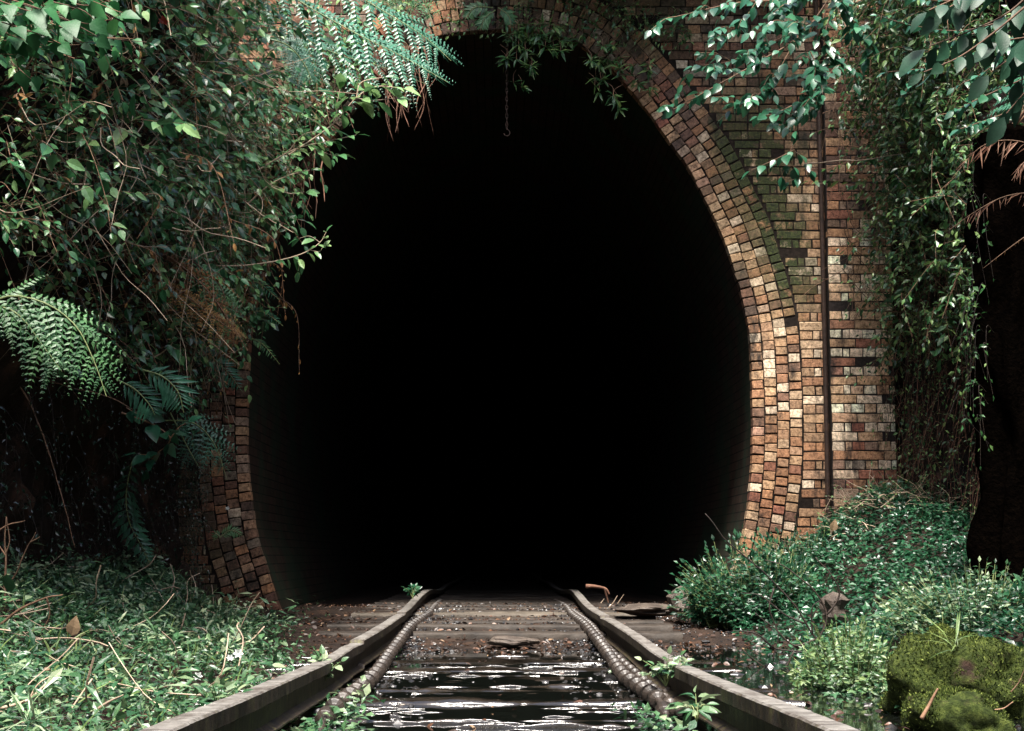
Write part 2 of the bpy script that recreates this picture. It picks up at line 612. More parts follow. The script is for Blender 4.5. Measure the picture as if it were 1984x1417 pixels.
# ------------------------------------------------------------------ tunnel portal
YF = 15.0
_edge = [(1350, 1260), (1383, 1200), (1400, 1160), (1418, 1100), (1437, 1040), (1447, 980), (1455, 900), (1457, 820), (1455, 740), (1450, 650), (1437, 580), (1420, 520), (1400, 460), (1370, 398), (1335, 330), (1292, 270), (1247, 208), (1200, 153), (1152, 106), (1100, 76), (1040, 63)]
PRO = [(P(a, b, YF)[2], P(a, b, YF)[0]) for a, b in _edge]
CROWN = float(P(969, 59, YF)[2])
half = [(w, z) for z, w in PRO]
poly = np.array([(-w, z) for w, z in half] + [(0, CROWN)] + [(w, z) for w, z in half[::-1]])
ARC = curve(np.hstack([poly[:, :1], np.zeros((len(poly), 1)), poly[:, 1:]]), 900)      # left foot, crown, right foot
_t = nrm(np.gradient(ARC, axis=0))
ARC_N = np.stack([-_t[:, 2], np.zeros(len(_t)), _t[:, 0]], -1)                            # outward normal
if (ARC_N[450] @ ZUP) < 0: ARC_N = -ARC_N
RING = .117

CREAM, TAN, ORANGE, RED, BROWN, DARK = (np.array(c) for c in ((.78, .65, .49), (.44, .285, .165), (.34, .17, .085), (.22, .075, .05), (.15, .08, .055), (.035, .028, .025)))
PAL = np.array([CREAM, TAN, ORANGE, RED, BROWN, DARK])


def put_bricks(mb, c, u, v, n, hu, hv, col, moss, depth=.10, inset=.003):
    c, u, v, n = (np.asarray(a, float) for a in (c, u, v, n))
    N = len(c)
    hu, hv = np.broadcast_to(hu, (N,)), np.broadcast_to(hv, (N,))
    sg = np.array([(-1, -1), (1, -1), (1, 1), (-1, 1)], float)
    rings = []
    proud = RNG.normal(0, .0025, N)
    for (ins, off) in ((0, -depth), (0, -.0035), (inset, 0)):
        jit = RNG.normal(0, .0026, (N, 4, 2)) if off > -.05 else 0
        a = sg[None, :, 0] * np.maximum(hu[:, None] - ins, .004) + (jit[..., 0] if off > -.05 else 0)
        b = sg[None, :, 1] * np.maximum(hv[:, None] - ins, .004) + (jit[..., 1] if off > -.05 else 0)
        rings.append(c[:, None] + a[..., None] * u[:, None] + b[..., None] * v[:, None] + (off + proud)[:, None, None] * n[:, None] if off > -.05 else
                     c[:, None] + a[..., None] * u[:, None] + b[..., None] * v[:, None] + off * n[:, None])
    V = np.concatenate(rings, 1)                 # N,12,3
    f = []
    for r in (0, 4):
        for k in range(4):
            k2 = (k + 1) % 4
            f.append((r + k, r + k2, r + 4 + k2, r + 4 + k))
    f.append((8, 9, 10, 11))
    f = np.array(f)
    q = (f[None] + (np.arange(N) * 12)[:, None, None]).reshape(-1, 4)
    mb.add(V.reshape(-1, 3), [q], np.repeat(np.broadcast_to(moss, (N,)), 12), np.repeat(col, 12, axis=0))


def moss_at(x, z):
    """where moss grows on the brickwork"""
    a = np.exp(-((x - 2.36) / .46) ** 4 - ((z - 3.95) / 1.05) ** 4)
    b = np.exp(-((x - 2.75) / .22) ** 4 - ((z - 3.2) / .5) ** 4) * .6
    c = np.exp(-((x - .9) / .9) ** 4 - ((z - 5.6) / .5) ** 4) * .55
    d = sstep(-2.2, -2.9, x) * .5 + sstep(1.0, .1, z) * .25
    return np.clip(a + b + c + d, 0, 1)


def brick_cols(x, z, weights):
    N = len(x)
    w = np.array(weights, float) if np.ndim(weights) == 1 else np.asarray(weights, float)
    w = np.broadcast_to(w, (N, 6)) / np.sum(np.broadcast_to(w, (N, 6)), 1, keepdims=True)
    r = RNG.random(N)
    k = (np.cumsum(w, 1) < r[:, None]).sum(1).clip(0, 5)
    c = PAL[k] * .8 + .2 * (w @ PAL)
    c = c * RNG.uniform(.72, 1.2, (N, 1))
    k2 = RNG.integers(0, 5, N)
    return c * .78 + PAL[k2] * .22 * RNG.uniform(.4, 1, (N, 1))


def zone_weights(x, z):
    """pale bricks low on the right, darker ones high up and on the left, where shade is painted in"""
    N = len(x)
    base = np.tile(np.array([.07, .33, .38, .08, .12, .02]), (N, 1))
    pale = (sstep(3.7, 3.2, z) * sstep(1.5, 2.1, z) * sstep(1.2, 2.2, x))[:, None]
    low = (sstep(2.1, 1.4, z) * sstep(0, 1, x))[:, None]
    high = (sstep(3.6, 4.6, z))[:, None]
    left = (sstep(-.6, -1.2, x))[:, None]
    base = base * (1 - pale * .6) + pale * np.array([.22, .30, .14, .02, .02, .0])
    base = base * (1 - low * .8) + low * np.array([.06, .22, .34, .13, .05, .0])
    base = base * (1 - high * .5) + high * np.array([.01, .06, .14, .08, .28, .30])  # darker upper mix, foliage shade put into the brick colours
    base = base * (1 - left * .8) + left * np.array([.0, .04, .14, .16, .36, .32])  # left bricks darkened too, the shade of the bank plants painted in
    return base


def arch_ring(k):
    off = (k + .5) * RING
    pts = ARC + ARC_N * off
    seg = np.r_[0, np.cumsum(np.linalg.norm(np.diff(pts, axis=0), axis=1))]
    n = int(seg[-1] / .0862)
    s = (np.arange(n) + .5) * seg[-1] / n
    c = np.stack([np.interp(s, seg, pts[:, i]) for i in range(3)], -1)
    no = nrm(np.stack([np.interp(s, seg, ARC_N[:, i]) for i in range(3)], -1))
    tan = np.cross(no, [0, -1, 0])
    c[:, 1] = YF - .004 * (3 - k)
    x, z = c[:, 0], c[:, 2]
    mb = MB()
    dark = fbm(np.stack([x, z, x * 0 + k * .2], -1), 1.1, 3)
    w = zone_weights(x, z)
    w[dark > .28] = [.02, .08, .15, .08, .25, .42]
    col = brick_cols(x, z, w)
    m = moss_at(x, z) * (.3 + .23 * k)
    put_bricks(mb, c, no, tan, np.tile([0, -1., 0], (n, 1)), RING / 2 - .0065 + RNG.normal(0, .0022, n), seg[-1] / n / 2 - .006 + RNG.normal(0, .002, n), col, m, .12, .0035)
    return mb


OUT = ARC + ARC_N * (4 * RING + .006)


def w_out(z):
    """half width of the ring's outside at height z"""
    o = OUT[450:]
    zz, xx = o[:, 2], o[:, 0]
    i = np.argsort(zz)
    return np.interp(z, zz[i], xx[i], right=0.0)


def bond(mb, x0, x1, z, course, yf, mossf, wfun, ch=.0855):
    """one course of English bond between x0 and x1"""
    step = .2365 if course % 2 else .1185
    xs = [x0]
    if course % 2 == 0: xs.append(x0 + .118); xs.append(x0 + .118 + .066)
    while xs[-1] + step < x1 - .03: xs.append(xs[-1] + step)
    xs.append(x1)
    xs = np.array([a for a in xs if a <= x1])
    a, b = xs[:-1], xs[1:]
    ok = (b - a) > .02
    a, b = a[ok], b[ok]
    if len(a) == 0: return
    c = np.stack([(a + b) / 2, np.full(len(a), yf), np.full(len(a), z + ch / 2)], -1)
    col = brick_cols(c[:, 0], c[:, 2], wfun(c[:, 0], c[:, 2], course))
    N = len(a)
    if yf < YF - .05 and x0 > 0 and 1.25 < z < 3.5: col = np.clip(col * 1.4, 0, .85)      # pale pilaster band, colours raised to stand in for missing light
    put_bricks(mb, c, np.tile([1., 0, 0], (N, 1)), np.tile([0, 0, 1.], (N, 1)), np.tile([0, -1., 0], (N, 1)), (b - a) / 2 - .0055 + RNG.normal(0, .0015, N), ch / 2 - .0058 + RNG.normal(0, .0012, N), col, mossf(c[:, 0], c[:, 2]), .10)


PIPE_X = 2.985
PIL0, PIL1 = 3.035, 3.625


def portal():
    T = thing("tunnel_portal", "old brick railway tunnel portal with a black egg-shaped mouth in four rings of headers", "tunnel", (0, YF, 0))
    wall = MB()
    zs = np.arange(-.55, 7.4, .0862)
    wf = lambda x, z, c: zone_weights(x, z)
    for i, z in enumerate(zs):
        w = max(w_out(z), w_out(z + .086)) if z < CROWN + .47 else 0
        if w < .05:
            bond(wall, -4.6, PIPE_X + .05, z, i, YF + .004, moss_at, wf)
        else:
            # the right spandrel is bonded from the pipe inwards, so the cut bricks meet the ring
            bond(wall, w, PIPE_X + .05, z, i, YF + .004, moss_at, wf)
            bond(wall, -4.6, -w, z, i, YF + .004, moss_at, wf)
    part(wall, "headwall", M['brick'], T)
    bk = MB()
    zz = np.linspace(-.6, CROWN - .03, 140)
    wi = np.interp(zz, [p[0] for p in PRO], [p[1] for p in PRO])
    for sg in (-1, 1):
        V = np.stack([np.stack([sg * (wi + .012), zz * 0 + YF + .009, zz], -1), np.stack([zz * 0 + sg * 5.2, zz * 0 + YF + .009, zz], -1)], 1)
        grid(bk, V, flip=sg < 0)
    zt, wt = CROWN - .03, float(wi[-1]) + .012
    bk.add([(-5.2, YF + .0095, zt), (5.2, YF + .0095, zt), (5.2, YF + .0095, 7.42), (-5.2, YF + .0095, 7.42), (-wt, YF + .009, zt), (wt, YF + .009, zt), (wt, YF + .009, CROWN + .012), (-wt, YF + .009, CROWN + .012)],
           [np.array([(4, 7, 3, 0), (7, 6, 2, 3), (6, 5, 1, 2)])])
    part(bk, "mortar", M['mortar'], T)
    for k in range(4):
        part(arch_ring(k), "arch_ring", M['brick'], T)
    # right hand pilaster, and its twin on the left under the plants
    for sg in (1, -1):
        pm = MB()

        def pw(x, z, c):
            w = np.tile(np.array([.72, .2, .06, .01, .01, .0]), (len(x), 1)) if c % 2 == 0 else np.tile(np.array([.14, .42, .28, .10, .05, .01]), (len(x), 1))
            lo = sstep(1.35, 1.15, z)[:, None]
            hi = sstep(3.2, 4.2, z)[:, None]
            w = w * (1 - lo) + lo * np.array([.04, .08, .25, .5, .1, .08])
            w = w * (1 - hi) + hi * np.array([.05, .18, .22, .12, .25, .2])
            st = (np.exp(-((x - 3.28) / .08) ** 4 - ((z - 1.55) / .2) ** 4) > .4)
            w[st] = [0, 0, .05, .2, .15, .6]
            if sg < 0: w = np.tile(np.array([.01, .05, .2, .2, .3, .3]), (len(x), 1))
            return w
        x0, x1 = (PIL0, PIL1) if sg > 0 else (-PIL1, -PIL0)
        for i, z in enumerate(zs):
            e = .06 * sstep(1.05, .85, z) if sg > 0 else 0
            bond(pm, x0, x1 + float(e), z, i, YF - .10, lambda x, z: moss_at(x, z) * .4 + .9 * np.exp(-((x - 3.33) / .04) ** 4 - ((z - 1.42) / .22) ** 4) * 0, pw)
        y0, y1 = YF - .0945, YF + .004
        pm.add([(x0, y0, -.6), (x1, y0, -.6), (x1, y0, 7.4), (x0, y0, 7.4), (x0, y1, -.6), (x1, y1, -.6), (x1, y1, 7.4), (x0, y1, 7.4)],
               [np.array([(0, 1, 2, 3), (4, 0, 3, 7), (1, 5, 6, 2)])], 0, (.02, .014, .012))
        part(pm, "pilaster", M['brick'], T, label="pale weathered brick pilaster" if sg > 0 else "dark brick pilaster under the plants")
    pp = MB()
    zz = np.linspace(.2, 7.2, 60)
    tube(pp, np.stack([np.full(60, PIPE_X + .005) + .01 * np.sin(zz * .6), np.full(60, YF - .045), zz], -1), .022, 10)
    part(pp, "drainpipe", M['iron'], T, True)
    # barrel of the tunnel
    ln = MB()
    ys = np.concatenate([np.linspace(15.02, 24, 30), np.linspace(24, 70, 24)[1:]])
    A = ARC + ARC_N * .02
    A = A[::6]
    V = np.repeat(A[None], len(ys), 0).copy()
    V[:, :, 1] = ys[:, None]
    grid(ln, V)
    end = A.copy()
    end[:, 1] = 70
    ln.add(np.vstack([end, [[0, 70, 2]]]), [np.array([(i, (i + 1) % len(end), len(end)) for i in range(len(end))])])
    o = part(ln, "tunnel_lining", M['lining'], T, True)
    me = o.data
    uv = me.uv_layers.new(name="UVMap")
    seg = np.r_[0, np.cumsum(np.linalg.norm(np.diff(A, axis=0), axis=1))]
    vi = np.zeros(len(me.loops), np.int32)
    me.loops.foreach_get("vertex_index", vi)
    U = np.concatenate([np.tile(seg, len(ys)), seg, [0]])
    VV = np.concatenate([np.repeat(ys, len(A)), seg * 0 + 70, [70]])
    uv.data.foreach_set("uv", np.stack([VV[vi], U[vi]], -1).ravel().astype(np.float32))
    return T


portal()

# ------------------------------------------------------------------ track
def rail(sgn, label):
    ys = np.concatenate([np.linspace(-6, 2, 40)[:-1], np.linspace(2, 18.5, 1700)[:-1], np.linspace(18.5, 46, 60)])
    z = rail_z(ys)
    # smooth the kinks a little, and let the old rail wander
    z = np.interp(ys, ys, (np.interp(ys - .5, RAIL_Y, RAIL_Z) + 2 * z + np.interp(ys + .5, RAIL_Y, RAIL_Z)) / 4)
    joints = (7.35, 11.8) if sgn > 0 else (8.9, 12.4)
    for jy in joints: z = z - .010 * np.clip((ys - jy) / .5 + 1, 0, 1) * (ys < jy) + .006 * np.clip(1 - (ys - jy) / .8, 0, 1) * (ys >= jy)
    x = sgn * (GAUGE + .035 * 0) + .018 * np.sin(ys * .75 + sgn) * sstep(2, 6, ys) - sgn * .0 + .0
    prof = np.array([(-.037, -.005), (-.030, 0), (.030, 0), (.037, -.005), (.037, -.046), (.010, -.06), (.009, -.118), (.042, -.136), (.042, -.142), (-.042, -.142), (-.042, -.136), (-.009, -.118), (-.010, -.06), (-.037, -.046)])
    V = np.zeros((len(ys), len(prof) + 1, 3))
    pr = np.vstack([prof, prof[:1]])
    V[:, :, 0] = x[:, None] + pr[None, :, 0] + fbm(np.stack([ys[:, None] * 9 + 0 * pr[None, :, 0], 40 * pr[None, :, 0] + 0 * ys[:, None], 40 * pr[None, :, 1] + 0 * ys[:, None] + sgn], -1), 1, 3) * .006
    V[:, :, 1] = ys[:, None]
    V[:, :, 2] = z[:, None] + pr[None, :, 1]
    mb = MB()
    tv = np.tile((pr[:, 1] > -.02).astype(float), (len(ys), 1))
    for jy in joints: tv[np.abs(ys - jy) < .016] = 0
    grid(mb, V, tv.ravel())
    mb.build("rail", M['rail'], label=label, cat="rail")


rail(-1, "weathered steel rail on the left side of the flooded track")
rail(1, "weathered steel rail with dark cross stains on the right side of the track")


def sleeper_mb(y, z, wet, fat=1.0, L=1.28):
    mb = MB()
    n = 170
    xs = np.linspace(-L, L, n)
    a = np.linspace(0, 2 * math.pi, 22, endpoint=False)
    sq = lambda t, p: np.sign(t) * np.abs(t) ** p
    px, pz = sq(np.cos(a), .3) * .115 * fat, sq(np.sin(a), .3) * .065
    V = np.zeros((n, 23, 3))
    seed = RNG.random() * 50
    for j in range(23):
        k = j % 22
        q = np.stack([xs * 1.2, np.full(n, px[k] * 30 + seed), np.full(n, pz[k] * 30)], -1)
        q2 = np.stack([xs * 9, np.full(n, px[k] * 70 + seed), np.full(n, pz[k] * 70)], -1)
        r = 1 + fbm(q, 1.0, 3) * .26 + fbm(q2, 1.0, 3) * .16
        V[:, j, 0] = xs
        V[:, j, 1] = y + px[k] * (1 + (r - 1) * .4) + .012 * np.sin(xs * 2 + seed)
        V[:, j, 2] = z - .065 + pz[k] * r + (fbm(np.stack([xs * 2.2 + seed, xs * 0, xs * 0], -1), 1 if fat > .5 else 3.2, 4) * (.020 if fat > .5 else .013) if wet else 0)
    grid(mb, V, RNG.random())
    for e in (0, n - 1):
        c = V[e, :22]
        mb.add(np.vstack([c, c.mean(0)]), [np.array([(i, (i + 1) % 22, 22) for i in range(22)])])
    return mb


ys = np.arange(3.1, 23, .66)
for i, y in enumerate(ys):
    bedz = float(-.045 + .105 * sstep(9.0, 12.6, y) + .03 * sstep(13, 17, y))
    wet = y < 11.4
    g = "timber sleepers under the rails"
    if 14.2 < y < 14.9: lb, m, bedz = "pale dry timber sleeper across the track at the tunnel mouth", M['wood_pale'], .075
    elif 11.4 < y < 12.2: lb, m, bedz = "grey split sleeper where the dry track bed meets the water", M['wood_dry'], .035
    elif wet: lb, m, bedz = "dark wet sleeper lying in the flooded stretch of track", M['wood_wet'], -.054 + RNG.uniform(-.010, .014)
    elif y > 15: lb, m = "dusky sleeper on the track bed inside the tunnel", M['wood_dry']
    else: lb, m = "littered sleeper on the dry bed before the tunnel mouth", M['wood_dry']
    sleeper_mb(y, bedz, wet).build("sleeper", m, smooth=True, label=lb, cat="sleeper", group=g)


for y in np.r_[np.arange(3.9, 6.6, .14), np.arange(6.6, 9.6, .22)]:  # laths added to give more thin glints across the water
    y, L, dx, z = y + RNG.uniform(-.05, .05), RNG.uniform(.2, .62), RNG.uniform(-.25, .25), -.0505 + RNG.uniform(-.006, .004)
    if abs(dx) + L > .68: dx *= .2
    o = sleeper_mb(y, z, True, RNG.uniform(.04, .11), L).build("glint_lath", M['wood_wet'], smooth=True, label="narrow wet lath added for glints between the flooded sleepers", cat="lath", group="narrow laths added for glints in the flooded track")
    o.location.x = dx


def hose(pts, r, label, pitch=.26):
    c = curve(pts, 2600)
    L = np.r_[0, np.cumsum(np.linalg.norm(np.diff(c, axis=0), axis=1))]
    ph = (L / pitch) % 1.0
    rr = r * (.42 + .58 * sstep(.30, .36, ph) * sstep(.72, .60, ph))
    mb = MB()
    tube(mb, c, rr, 14)
    mb.build("drain_hose", M['hose'], smooth=False, label=label, cat="hose")


def hz(y, d=0): return float(-.02 + .075 * sstep(8.5, 13, y) + d)


hose([(-.66, 5.2, -.2), (-.65, 5.8, -.09)] + [(-.63 + .02 * math.sin(y), y, hz(y, .01)) for y in (6.2, 7.2, 8.2, 10, 12, 14, 16, 18)], .038, "ribbed drain hose lying along the inside of the left rail")
hose([(.66, 5.8, -.2), (.64, 6.2, -.09)] + [(.62 + .02 * math.sin(y * 1.3), y, hz(y, .01)) for y in (6.6, 7.4, 8.2, 10, 12, 14, 16, 18)], .036, "ribbed drain hose beside the right rail, nearest the sleepers")
hose([(.665 + .01 * math.sin(y * 1.1), y, hz(y, .005)) for y in (6.2, 8, 10, 12, 14, 15.5)], .028, "thin ribbed drain hose squeezed between the thicker hose and the right rail", .24)

_th = (1 + 5 ** .5) / 2
ICO = nrm(np.array([(-1, _th, 0), (1, _th, 0), (-1, -_th, 0), (1, -_th, 0), (0, -1, _th), (0, 1, _th), (0, -1, -_th), (0, 1, -_th), (_th, 0, -1), (_th, 0, 1), (-_th, 0, -1), (-_th, 0, 1)]))
ICOF = np.array([(0, 11, 5), (0, 5, 1), (0, 1, 7), (0, 7, 10), (0, 10, 11), (1, 5, 9), (5, 11, 4), (11, 10, 2), (10, 7, 6), (7, 1, 8), (3, 9, 4), (3, 4, 2), (3, 2, 6), (3, 6, 8), (3, 8, 9), (4, 9, 5), (2, 4, 11), (6, 2, 10), (8, 6, 7), (9, 8, 1)])


def stones(mb, pos, size):
    N = len(pos)
    v = ICO[None] * RNG.uniform(.7, 1.3, (N, 12, 1)) * size[:, None, None] * RNG.uniform(.6, 1.3, (N, 1, 3)) * np.array([1, 1, .7])
    mb.add((pos[:, None] + v).reshape(-1, 3), [(ICOF[None] + (np.arange(N) * 12)[:, None, None]).reshape(-1, 3)], np.repeat(RNG.random(N), 12))


def gravel():
    mb = MB()
    N = 11000
    y = 3.5 + 13 * RNG.random(N) ** 1.0
    side = RNG.random(N)
    x = np.where(side < .62, np.where(RNG.random(N) < .5, -1, 1) * RNG.uniform(.3, .74, N), RNG.uniform(.8, 2.0, N))
    mid = RNG.random(N) < .18
    x = np.where(mid, RNG.uniform(-.6, .6, N), x)
    x = np.where(RNG.random(N) < .22, np.where(RNG.random(N) < .5, -1, 1) * RNG.uniform(.52, .70, N), x)
    p = np.stack([x, y, ground_h(x, y)], -1)
    p[:, 2] = np.maximum(p[:, 2], -.066) + RNG.uniform(-.005, .014, N)
    keep = (fbm(p, 1.6, 3) > -.08) | (np.abs(x) > .5)
    p = p[keep]
    stones(mb, p, RNG.uniform(.005, .016, len(p)) * np.where(RNG.random(len(p)) < .06, 2.0, 1))
    mb.build("gravel", M['stone'], smooth=False, kind="stuff", label="wet dark ballast stones scattered along the flooded track", cat="gravel")


gravel()


def litter():
    mb = MB()
    N = 12000
    y = RNG.uniform(4, 17, N)
    x = RNG.normal(0, 1.3, N)
    p = np.stack([x, y, np.maximum(ground_h(x, y), -.05) + .012], -1)
    dry = sstep(9.8, 11.5, y) * .9 + .02 + (np.abs(x) > .9) * .3
    k = RNG.random(N) < dry
    p = p[k]
    n = len(p)
    put_leaves(mb, p, np.stack([RNG.normal(0, 1, n), RNG.normal(0, 1, n), RNG.normal(0, .25, n)], -1), nrm(np.stack([RNG.normal(0, .5, n), RNG.normal(-.2, .5, n), np.ones(n)], -1)), RNG.uniform(.012, .05, n), OVATE, RNG.uniform(.5, 1.2, n))
    mb.build("leaf_litter", M['litter'], kind="stuff", label="brown fallen leaves littering the track bed and the tunnel mouth", cat="leaf litter")


litter()

# ------------------------------------------------------------------ plants: builders
def shoot(lm, sm, pts, n_leaf, size, shape=OVATE, r=.004, droop=.35, up=.9, start=.15, jit=.5, w=1.0, tint=None, opp=False, sides=4, ns=14, stint=None):
    """one stem with leaves along it"""
    c = curve(pts, ns)
    if sm is not None: tube(sm, c, r * np.linspace(1, .45, ns), sides, stint, False)
    if n_leaf == 0: return
    u = np.linspace(start, 1, n_leaf) if not opp else np.repeat(np.linspace(start, 1, max(1, n_leaf // 2)), 2)
    n = len(u)
    i = u * (ns - 1)
    pos = np.stack([np.interp(i, np.arange(ns), c[:, k]) for k in range(3)], -1)
    T = nrm(np.gradient(c, axis=0))[np.clip(i.astype(int), 0, ns - 1)]
    sd_ = nrm(np.cross(T, ZUP) + 1e-4)
    alt = np.where(np.arange(n) % 2 == 0, 1, -1)[:, None]
    d = sd_ * alt * .9 + T * .55 - ZUP * droop + RNG.normal(0, jit * .5, (n, 3))
    d[-1] = T[-1] - ZUP * droop * .5
    nn = ZUP * up + np.array([0, -.45, 0]) + RNG.normal(0, jit * .6, (n, 3))
    s = size * RNG.uniform(.65, 1.2, n) * (1 - .25 * u)
    put_leaves(lm, pos + nrm(d) * s[:, None] * .12, d, nn, s, shape, w, RNG.random(n) if tint is None else np.clip(RNG.normal(tint, .18, n), 0, 1))


def frond(lm, sm, path, width, n=24, m=14, sweep=.55, droop=.25, up=(0, -.4, 1), simple=False, pw=.26, prof=None, r=.006, tint=None, hang=0.0):
    c = curve(path, n + 3)
    tube(sm, c, r * np.linspace(1, .3, len(c)), 5, .5, False)
    T = nrm(np.gradient(c, axis=0))[2:-1]
    p = c[2:-1]
    n = len(p)
    t = np.linspace(0, 1, n)
    up = nrm(np.array(up, float))
    sd_ = nrm(np.cross(T, up))
    U = np.cross(sd_, T)
    L = width * (prof(t) if prof else (np.sin(np.pi * np.clip(t * .8 + .2, 0, 1)) ** .7 + .08))
    pos = np.concatenate([p, p])
    d = nrm(np.concatenate([sd_, -sd_]) * math.cos(sweep) + np.concatenate([T, T]) * math.sin(sweep) - ZUP * (droop + hang) + RNG.normal(0, .09, (2 * n, 3)))
    U = np.concatenate([U, U])
    L = np.concatenate([L, L]) * (RNG.uniform(.9, 1.08, 2 * n) if droop < .8 else RNG.uniform(.35, 1.25, 2 * n))
    if droop >= .8: d = nrm(d + RNG.normal(0, .22, d.shape))
    tn = np.clip(RNG.normal(.5 if tint is None else tint, .28, 2 * n), 0, 1)
    if simple:
        put_leaves(lm, pos, d, U, L, LANCE, pw * 5, tn)
        return
    u = np.linspace(.06, .98, m)
    pp = pos[:, None] + d[:, None] * (L[:, None] * u)[..., None] - ZUP * (L[:, None] * droop * .6 * u ** 2)[..., None]
    lat = nrm(np.cross(d, U))
    pl = (L[:, None] * pw * (1.02 - u) ** .55) * RNG.uniform(.65, 1.2, (len(L), m)) * (RNG.random((len(L), m)) > .04)
    for s in (1, -1):
        dd = lat[:, None] * s * .86 + d[:, None] * .5 - ZUP * .12
        dd = np.broadcast_to(dd, pp.shape) + RNG.normal(0, .06, pp.shape)
        put_leaves(lm, pp.reshape(-1, 3), dd.reshape(-1, 3), np.broadcast_to(U[:, None], pp.shape).reshape(-1, 3), pl.ravel(), PINN, 1.35, np.repeat(tn, m))
    put_leaves(lm, pos, d - ZUP * droop * .3, U, L, LANCE, .12, tn * .6)


def fern(label, specs, lmat, smat='stem_green', cat="fern", name="fern"):
    """specs: list of dict(path, width, ...); each frond is a part with its rachis as a sub-part"""
    base = np.array(specs[0]['path'][0])
    T = thing(name, label, cat, base)
    for sp in specs:
        lm, sm = MB(), MB()
        kw = {k: v for k, v in sp.items() if k not in ('mat',)}
        frond(lm, sm, kw.pop('path'), kw.pop('width'), **kw)
        fo = part(lm, "frond", M[sp.get('mat', lmat)], T)
        part(sm, "rachis", M[smat], fo, True)
    return T


def plant(name, label, cat, base, build, lmat, smat, group=None, leafname="leaves", stemname="stems"):
    T = thing(name, label, cat, base, group)
    lm, sm = MB(), MB()
    build(lm, sm)
    if lm.n: part(lm, leafname, M[lmat], T, lmat in ('leaf_bright', 'leaf_teal', 'leaf_big'))
    if sm.n: part(sm, stemname, M[smat], T, True)
    return T


# ------------------------------------------------------------------ creepers over the left bank
def low_creeper(lm, sm):
    for k in range(380):
        y = 7.7 + 5.3 * RNG.random()
        z = 1.7 + 1.5 * RNG.random()
        if y < 8.4: z = max(z, 2.15)
        p0 = np.array([float(left_face(np.array(y), np.array(z))) + RNG.uniform(-.05, .15), y, z])
        L = RNG.uniform(.0, .4)
        p1 = p0 + np.array([RNG.uniform(.1, .3), -abs(RNG.normal(.1, .12)), RNG.uniform(0, .15)])
        p2 = p1 + np.array([RNG.uniform(.05, .25), RNG.normal(0, .2), -L])
        shoot(lm, sm, [p0, p1, p2], int(RNG.integers(6, 15)), RNG.uniform(.04, .09), OVATE, .003, .3, jit=.8)


plant("creeper", "looser green creeper on the shaded face below the overhang, around the arching fern", "creeper", (-2.6, 9.5, 2), low_creeper, 'leaf', 'stem')


def left_creeper(lm, sm):
    for k in range(980):
        y = 7.7 + 6.8 * RNG.random()
        z = 2.35 + 3.9 * RNG.random() ** .85
        x = float(left_face(np.array(y), np.array(z))) + RNG.uniform(-.05, .25)
        p0 = np.array([x, y, z])
        out = RNG.uniform(.15, .75) * (.55 + .45 * sstep(2.4, 4.2, z))
        L = RNG.uniform(.3, .9)
        ang = RNG.normal(0, .6)
        p1 = p0 + np.array([out * .55, -abs(RNG.normal(.15, .2)), RNG.uniform(.0, .22)])
        p2 = p1 + np.array([out * .5, ang * .35, RNG.uniform(-.25, .08)])
        p3 = p2 + np.array([out * .35, ang * .25, -L * RNG.uniform(.0, .45)])
        shoot(lm, sm, [p0, p1, p2, p3], int(RNG.integers(8, 18)), RNG.uniform(.055, .135), OVATE if RNG.random() < .6 else ELLIP, .0035, .3, jit=.8)


lc = plant("creeper", "tangled leafy creeper covering the overhanging left bank", "creeper", (-2.4, 11, 3), left_creeper, 'leaf', 'stem')


def dead_tangle(lm, sm):
    for k in range(130):
        y = 7.2 + 7.2 * RNG.random()
        z = 2.2 + 3.2 * RNG.random()
        p0 = np.array([float(left_face(np.array(y), np.array(z))) + RNG.uniform(.1, .75) * (1 if y < 12.5 else .6), y, z])
        L = RNG.uniform(.15, .5)
        p1 = p0 + np.array([RNG.normal(0, .15), RNG.normal(0, .15), -L * .3])
        shoot(lm, sm, [p0, p1, p1 + np.array([RNG.normal(0, .1), RNG.normal(0, .1), -L])], int(RNG.integers(5, 14)), RNG.uniform(.03, .07), ELLIP, .003, .7, jit=1.0)


plant("creeper", "brown dead creeper tangle hanging among the green leaves of the left bank", "creeper", (-2.4, 11, 3.01), dead_tangle, 'fern_dead', 'stem')


def shoulder_creeper(lm, sm):
    for k in range(330):
        z = RNG.uniform(2.3, 6.0)
        x = -float(w_out(np.array(z))) + .36 - abs(RNG.normal(0, .45))
        if z > 5.2 and x > -.9: continue
        p0 = np.array([x, 14.95, z])
        L = RNG.uniform(.15, .5)
        f = RNG.uniform(.12, .5)
        p1 = p0 + np.array([RNG.normal(.03, .1), -f * .6, .06])
        p2 = p1 + np.array([RNG.normal(.06, .12), -f * .4, -L])
        shoot(lm, sm, [p0, p1, p2], int(RNG.integers(8, 18)), RNG.uniform(.05, .10), OVATE, .003, .4, jit=.8)


plant("creeper", "leafy creeper hiding the bricks over the arch's left shoulder", "creeper", (-2.2, 14.9, 3), shoulder_creeper, 'leaf', 'stem')


